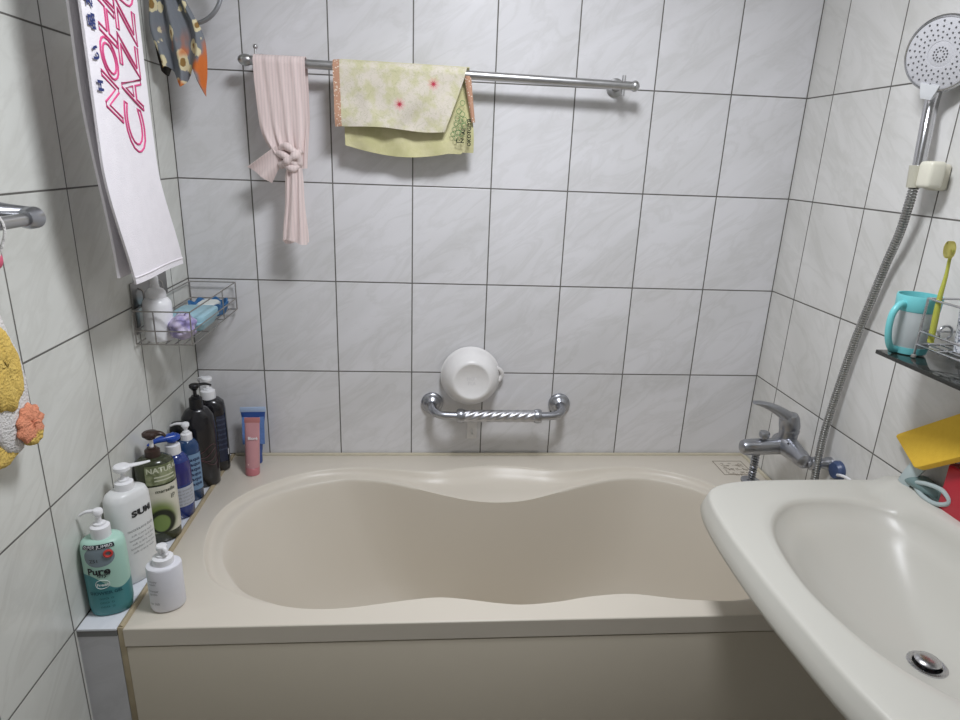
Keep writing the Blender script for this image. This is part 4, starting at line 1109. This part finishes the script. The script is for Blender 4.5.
P = lambda a, b, c: hc + e1 * a + e2 * b + hn * c
mb.loft([[P(.050, -.017, .001), P(.050, .017, .001), P(.050, .017, .006), P(.050, -.017, .006)], [P(.070, -.012, -.004), P(.070, .012, -.004), P(.068, .012, .0065), P(.068, -.012, .0065)], [P(.076, -.009, -.002), P(.076, .009, -.002), P(.076, .009, .005), P(.076, -.009, .005)]])
mb.build('select_button', plain('white_button', srgb(222, 224, 226), .25), hs, world=True)
# hose
path = crom([(1.5305, -.503, 1.354), (1.534, -.497, 1.325), (1.545, -.476, 1.265), (1.553, -.448, 1.20), (1.556, -.423, 1.11), (1.558, -.400, 1.02), (1.556, -.388, .93), (1.551, -.382, .84), (1.544, -.386, .775), (1.536, -.400, .70), (1.530, -.415, .64), (1.532, -.422, .605), (1.540, -.415, .590), (1.546, -.398, .605), (1.546, -.388, .650), (1.545, -.385, .700)], 10)
# resample to an even step and ribs
L_ = [0]
for a, b in zip(path, path[1:]): L_.append(L_[-1] + (b - a).length)
def at(s_):
    for i in range(len(L_) - 1):
        if L_[i + 1] >= s_: return path[i].lerp(path[i + 1], (s_ - L_[i]) / max(1e-9, L_[i + 1] - L_[i]))
    return path[-1]
st = .0011; nn_ = int(L_[-1] / st); pts = [at(i * L_[-1] / nn_) for i in range(nn_ + 1)]
rads = [(.0072, .0086, .0088, .0086, .0072)[i % 5] if i % 5 else .0066 for i in range(nn_ + 1)]
hose = MB().tube(pts, rads, 14).build('shower_hose', m_hose, None, sharp=40)
tag(hose, 'ribbed metal shower hose hanging from the hand shower to the tap', 'shower hose')

# ------------------------------------------------------------------ glass shelf, right edge
sh = thing('glass_shelf', 'dark tinted glass shelf above the washbasin', 'shelf', (1.51, -0.85, 1.066))
k = NT('smoked_glass'); o_, x_ = k.obj()
k.set(Base_Color=k.mix(k.noise(o_, 12, 2), srgb(52, 54, 48), srgb(44, 46, 42)), Roughness=.08); k.b.inputs['Transmission Weight'].default_value = .35; k.b.inputs['IOR'].default_value = 1.45
MB().box((1.438, -1.22, 1.062), (RW - .001, -.624, 1.0695), .0012).build('glass_plate', k.m, sh, world=True)
for y in (-.80, -1.15):
    MB().box((1.535, y - .012, 1.050), (RW - .0005, y + .012, 1.078), .003).build('bracket', m_chrome, sh, world=True)

cup = thing('drinking_mug', 'frosted mug with turquoise rim and handle at the corner of the glass shelf', 'mug', (1.490, -0.634, 1.0697))
cup.scale = (0.90, 0.90, 1.07)
m_turq = plain('turquoise_plastic', srgb(122, 208, 212), .35)
k = NT('frosted_plastic'); o_, x_ = k.obj()
k.set(Base_Color=k.mix(k.noise(o_, 20, 2), srgb(226, 230, 230), srgb(214, 220, 220)), Roughness=.4); k.b.inputs['Transmission Weight'].default_value = .35; k.b.inputs['IOR'].default_value = 1.2
MB().lathe([(.008, .0335), (.010, .0345), (.078, .0375), (.078, .0355), (.012, .0325), (.011, .001)], n=40, cap0=False).build('body', k.m, cup)
MB().lathe([(0, .030), (.001, .0335), (.009, .0350), (.012, .0352), (.012, .0340), (.004, .0330), (.003, .001)], n=40).build('base_ring', m_turq, cup)
MB().lathe([(.072, .0375), (.074, .0388), (.096, .0398), (.098, .0390), (.098, .0372), (.073, .0362)], n=40, cap0=False, cap1=False).build('rim', m_turq, cup)
ca = math.radians(195); cd = Vector((math.cos(ca), math.sin(ca), 0))
MB().tube(crom([cd * .036 + Vector((0, 0, .082)), cd * .050 + Vector((0, 0, .083)), cd * .064 + Vector((0, 0, .070)), cd * .066 + Vector((0, 0, .048)), cd * .060 + Vector((0, 0, .026)), cd * .048 + Vector((0, 0, .010)), cd * .033 + Vector((0, 0, .006))], 6), .0062, 14).build('handle', m_turq, cup)

rk = thing('wire_rack', 'chrome wire toothbrush rack on the glass shelf', 'rack', (1.52, -0.75, 1.070))
rx0, rx1, ry0, ry1 = 1.474, 1.562, -.94, -.672
mb = MB(); w_ = .0019
for z in (1.176, 1.118, 1.094):
    mb.tube([(rx0, ry1, z), (rx0, ry0, z)], w_, 8); mb.tube([(rx1, ry1, z), (rx1, ry0, z)], w_, 8)
    mb.tube([(rx0, ry1, z), (rx1, ry1, z)], w_, 8); mb.tube([(rx0, ry0, z), (rx1, ry0, z)], w_, 8)
for x in (rx0, rx1):
    for y in (ry0, ry1): mb.tube([(x, y, 1.177), (x, y, 1.074)], w_ * 1.15, 8)
for i in range(1, 6): mb.tube([(rx0, ry1 + (ry0 - ry1) * i / 6, 1.094), (rx1, ry1 + (ry0 - ry1) * i / 6, 1.094)], .0015, 8)
for i in range(1, 4): mb.tube([(rx0 + (rx1 - rx0) * i / 4, ry1, 1.094), (rx0 + (rx1 - rx0) * i / 4, ry0, 1.094)], .0015, 8)
mb.build('frame', m_chrome, rk, world=True)
for x in (rx0, rx1):
    for y in (ry0, ry1): MB().lathe([(0, .004), (.001, .0045), (.005, .004), (.006, .001)], (x, y, 1.0702), (0, 0, 1), 14).build('rubber_foot', plain('clear_rubber', srgb(150, 148, 142), .4), rk, world=True)
mb = MB(); mb.tube([(1.515 + .012 * math.cos(a), -.68, 1.118 + .012 * math.sin(a)) for a in [2 * PI * i / 24 for i in range(24)]], .0022, 8, closed=True); mb.build('ring_hook', m_chrome, rk, world=True)

tb = thing('toothbrush', 'yellow green toothbrush leaning upright in the wire rack', 'toothbrush', (1.50, -.690, 1.0965))
k = NT('green_clear'); k.set(Base_Color=srgb(206, 208, 92), Roughness=.2); k.b.inputs['Transmission Weight'].default_value = .3; m_tb = k.m
A_ = Vector((1.483, -.690, 1.103)); B_ = Vector((1.480, -.688, 1.262))
MB().tube(crom([A_, A_.lerp(B_, .25) + Vector((-.001, 0, 0)), A_.lerp(B_, .5) + Vector((-.002, 0, 0)), A_.lerp(B_, .72) + Vector((0, 0, 0)), B_ + Vector((0, 0, -.018)), B_], 6), [.0052] * 8 + [.0050 - .0002 * i for i in range(12)] + [.0027] * 6 + [.0038] * 5, 12).build('brush_handle', m_tb, tb, world=True)
mb = MB(); mb.loft([[(B_ + Vector((-.003 - .004 * k_, -.003, 0)) + Vector((.0075 * math.cos(a), .0055 * math.sin(a) * .3, .014 * math.sin(a)))) for a in [2 * PI * i / 20 for i in range(20)]] for k_ in range(3)])
mb.build('bristles', plain('yellow_bristles', srgb(232, 222, 130), .7), tb, world=True)

tp = thing('toothpaste_tube', 'white and navy toothpaste tube standing in the rack at the frame edge', 'tube', (1.524, -.720, 1.0970), (0, math.radians(-7), 0))
k = NT('paste_tube'); o_, x_ = k.obj()
edge = k.math('MULTIPLY', k.math('SUBTRACT', 1.0, k.step(x_[0], -.0165, -.0145)), k.step(k.noise(o_, 320, 2), .50, .60))
k.set(Base_Color=k.mix(edge, srgb(226, 228, 232), srgb(120, 126, 140)), Roughness=.3)
MB().loft([selli(.018, .014, .0, 2.2), selli(.018, .014, .04, 2.2), selli(.019, .009, .11, 2.4), selli(.020, .0015, .170, 3)]).build('tube_body', k.m, tp, sharp=50)
MB().lathe([(-.0008, .010), (.0, .011)], (0, 0, 0)).build('cap', m_pumpwhite, tp)

# ------------------------------------------------------------------ things on the back ledge of the washbasin
ZS = 0.8037
sd = thing('scrub_brush', 'grey green plastic brush with pale looped handle on the basin ledge', 'brush', (1.548, -.690, ZS))
m_gg = plain('grey_green_plastic', srgb(112, 136, 136), .35); m_pg = plain('pale_grey_green', srgb(176, 190, 190), .35)
def T(x, y, z): return Vector((x, y, z))
mb = MB()
rings = []
for i in range(15):
    f = i / 14; y = -.638 - .100 * f
    w = .018 * math.sin(PI * min(1, f * 1.15 + .12)) ** .6 + .002; h = .014 + .016 * sm(f, 0, .35) * (1 - .3 * f)
    rings.append([T(1.556 + w * math.cos(a), y, ZS + .0005 + h * .5 + h * .5 * math.sin(a) + .002) for a in [2 * PI * k_ / 20 for k_ in range(20)]])
mb.loft(rings).build('brush_body', m_gg, sd, world=True)
MB().tube(crom([(1.546, -.668, ZS + .012), (1.541, -.680, ZS + .022), (1.540, -.705, ZS + .032), (1.542, -.735, ZS + .036), (1.545, -.752, ZS + .022), (1.542, -.730, ZS + .006), (1.540, -.698, ZS + .005)], 6, True), .0042, 10, closed=True).build('pale_loop', m_pg, sd, world=True)
def fin(u, v):
    y = -.632 - .028 * u; z = ZS + .002 + (.056 - .010 * u) * v
    return (1.545 + .010 * v * v - .004 * math.sin(u * PI), y - .016 * v, z)
MB().grid(fin, 10, 10, .005).build('upright_fin', m_pg, sd, world=True)

k = NT('yellow_sponge'); o_, x_ = k.obj()
k.set(Base_Color=k.mix(k.noise(o_, 90, 4), srgb(238, 198, 66), srgb(224, 180, 54)), Roughness=.9); k.bump(k.noise(o_, 400, 3), .4, .001)
P0 = Vector((1.566, -.577, .874)); E1 = Vector((1.556, -.708, .972)) - P0; E2 = Vector((1.530, -.685, .855)) - P0
E1 = E1 * 1.35; E3 = E1.cross(E2).normalized()
sp = thing('sponge', 'flat yellow sponge propped on the grey green brush against the wall', 'sponge', P0 + E1 * .5 + E2 * .5)
def slab(inset, h):
    out = []
    for (s0, t0) in ((0, 0), (1, 0), (1, 1), (0, 1)):
        for d_ in range(5):
            # rounded corners of a skewed slab
            a = (d_ / 4) * PI / 2
            r_ = .055; ss, tt = (r_ * (1 - math.sin(a)), r_ * (1 - math.cos(a))) if (s0, t0) in ((1, 0), (0, 1)) else (r_ * (1 - math.cos(a)), r_ * (1 - math.sin(a)))
            su = s0 + (ss if s0 == 0 else -ss); tu = t0 + (tt if t0 == 0 else -tt)
            su = su + (inset if s0 == 0 else -inset); tu = tu + (inset if t0 == 0 else -inset)
            out.append(E1 * (su - .5) + E2 * (tu - .5) + E3 * h)
    return out
mb = MB(); mb.loft([slab(.012, -.0075), slab(0, -.0055), slab(0, .0055), slab(.012, .0075)])
mb.build('sponge_block', k.m, sp)

rd = thing('red_box', 'glossy red box at the right edge of the basin ledge', 'box', (1.565, -.806, ZS))
m_red = plain('red_card', srgb(186, 30, 50), .35)
MB().box((-.021, -.075, 0), (.012, .076, .086), .0025).build('carton', m_red, rd)
MB().box((-.0205, -.0755, .086), (.0115, .0765, .0875), .0007).build('lid_flap', m_red, rd)

# ------------------------------------------------------------------ left foreground: rail end and hanging mitt
le = thing('towel_rack', 'steel towel rack end on the left wall at the left frame edge', 'towel rack', (0.05, -0.80, 1.28))
MB().tube([(.085, -1.25, 1.2775), (.085, -.765, 1.2775)], .0085, 18).build('rail_bar', m_steel, le, world=True)
MB().tube([(.085, -.783, 1.2785), (.085, -.773, 1.2785), (.085, -.758, 1.2785), (.085, -.752, 1.2785), (.085, -.749, 1.2785)], [.0115, .0145, .0145, .010, .003], 22).build('end_cap', m_dull, le, world=True)
rings = []
for f, p, w, h in ((0, (.085, -.765, 1.283), .011, .010), (.3, (.066, -.785, 1.288), .020, .010), (.7, (.035, -.808, 1.298), .030, .010), (1, (.001, -.828, 1.306), .038, .010)):
    p = Vector(p); rings.append([p + Vector((0, w * math.cos(a), h * math.sin(a))) for a in [2 * PI * i / 20 for i in range(20)]])
MB().loft(rings).build('wall_arm', m_dull, le, world=True)
MB().lathe([(0, .036), (.004, .036), (.007, .03)], (0, -.828, 1.306), (1, 0, 0), 28).build('wall_flange', m_dull, le, world=True)

mt = thing('bath_mitt', 'fluffy yellow and white bath mitt with a pink patch hanging on the left wall', 'bath mitt', (0.045, -.82, 1.20))
k = NT('mitt_yellow'); o_, x_ = k.obj()
k.set(Base_Color=k.mix(k.noise(o_, 70, 3), srgb(236, 206, 118), srgb(218, 182, 88)), Roughness=1); k.bump(k.noise(o_, 260, 3), .9, .004); m_my = k.m
k = NT('mitt_white'); o_, x_ = k.obj()
k.set(Base_Color=k.mix(k.noise(o_, 70, 3), srgb(236, 232, 228), srgb(214, 212, 210)), Roughness=1); k.bump(k.noise(o_, 260, 3), .9, .004); m_mw = k.m
k = NT('mitt_pink'); o_, x_ = k.obj()
k.set(Base_Color=k.mix(k.noise(o_, 70, 3), srgb(242, 164, 130), srgb(228, 146, 112)), Roughness=1); k.bump(k.noise(o_, 260, 3), .9, .004); m_mp = k.m
def mitt(yc, hw, z0, z1, xo, th, seed, m, name, nu=40, nv=40, rough=.0012, zig=0, lean=.0, label=None):
    """pillow-like pad in a plane parallel to the left wall, bulging towards the room"""
    rr = random.Random(seed); ph = [rr.uniform(0, 6) for _ in range(6)]
    def f(u, v):
        a = u * 2 * PI; b = (v - .5) * PI
        cy_ = math.cos(a); cz_ = math.sin(a)
        r = math.cos(b) ** .45 if abs(b) < PI / 2 - 1e-6 else 0
        n_ = 1 + .02 * math.sin(a * 7 + ph[0]) + .02 * math.sin(a * 11 + ph[1]) + zig * (abs(((a * 9 / (2 * PI)) % 1) - .5) * 2 - .5)
        z = (z0 + z1) / 2 + (z1 - z0) / 2 * cz_ * r * n_
        y = yc + hw * cy_ * r * n_ * (1 - .15 * cz_) + lean * (z - z0)
        x = xo + th * math.sin(b) + rough * math.sin(a * 13 + v * 30) * math.sin(v * 21 + a * 5)
        return (x, y, z)
    o = MB().grid(f, nu, nv); bmesh.ops.remove_doubles(o.bm, verts=o.bm.verts[:], dist=1e-5)
    return o.build(name, m, mt, world=True, sharp=85, label=label)
mitt(-.806, .050, .952, 1.186, .034, .012, 1, m_mw, 'white_back', lean=-.10)
mitt(-.830, .046, .938, 1.000, .024, .012, 6, m_my, 'yellow_toe', label='yellow end below the white band')
mitt(-.820, .038, 1.020, 1.152, .044, .012, 2, m_my, 'yellow_front', zig=.05, lean=-.09, label='fluffy yellow front')
mitt(-.783, .019, .953, .985, .044, .008, 4, m_my, 'yellow_patch', label='yellow patch under the pink one')
mitt(-.790, .029, .962, 1.018, .048, .005, 3, m_mp, 'pink_patch', zig=.22, label='salmon pink patch')
MB().tube(crom([(.040, -.845, 1.15), (.060, -.850, 1.215), (.078, -.842, 1.265), (.086, -.842, 1.290), (.095, -.842, 1.268), (.075, -.852, 1.212), (.044, -.848, 1.150)], 6), .0016, 6).build('hanging_cord', m_mw, mt, world=True)
MB().ball((.070, -.831, 1.232), .010, (.8, 1, 1.3)).build('pink_toggle', plain('pink_toggle', srgb(214, 96, 122), .6), mt, world=True)
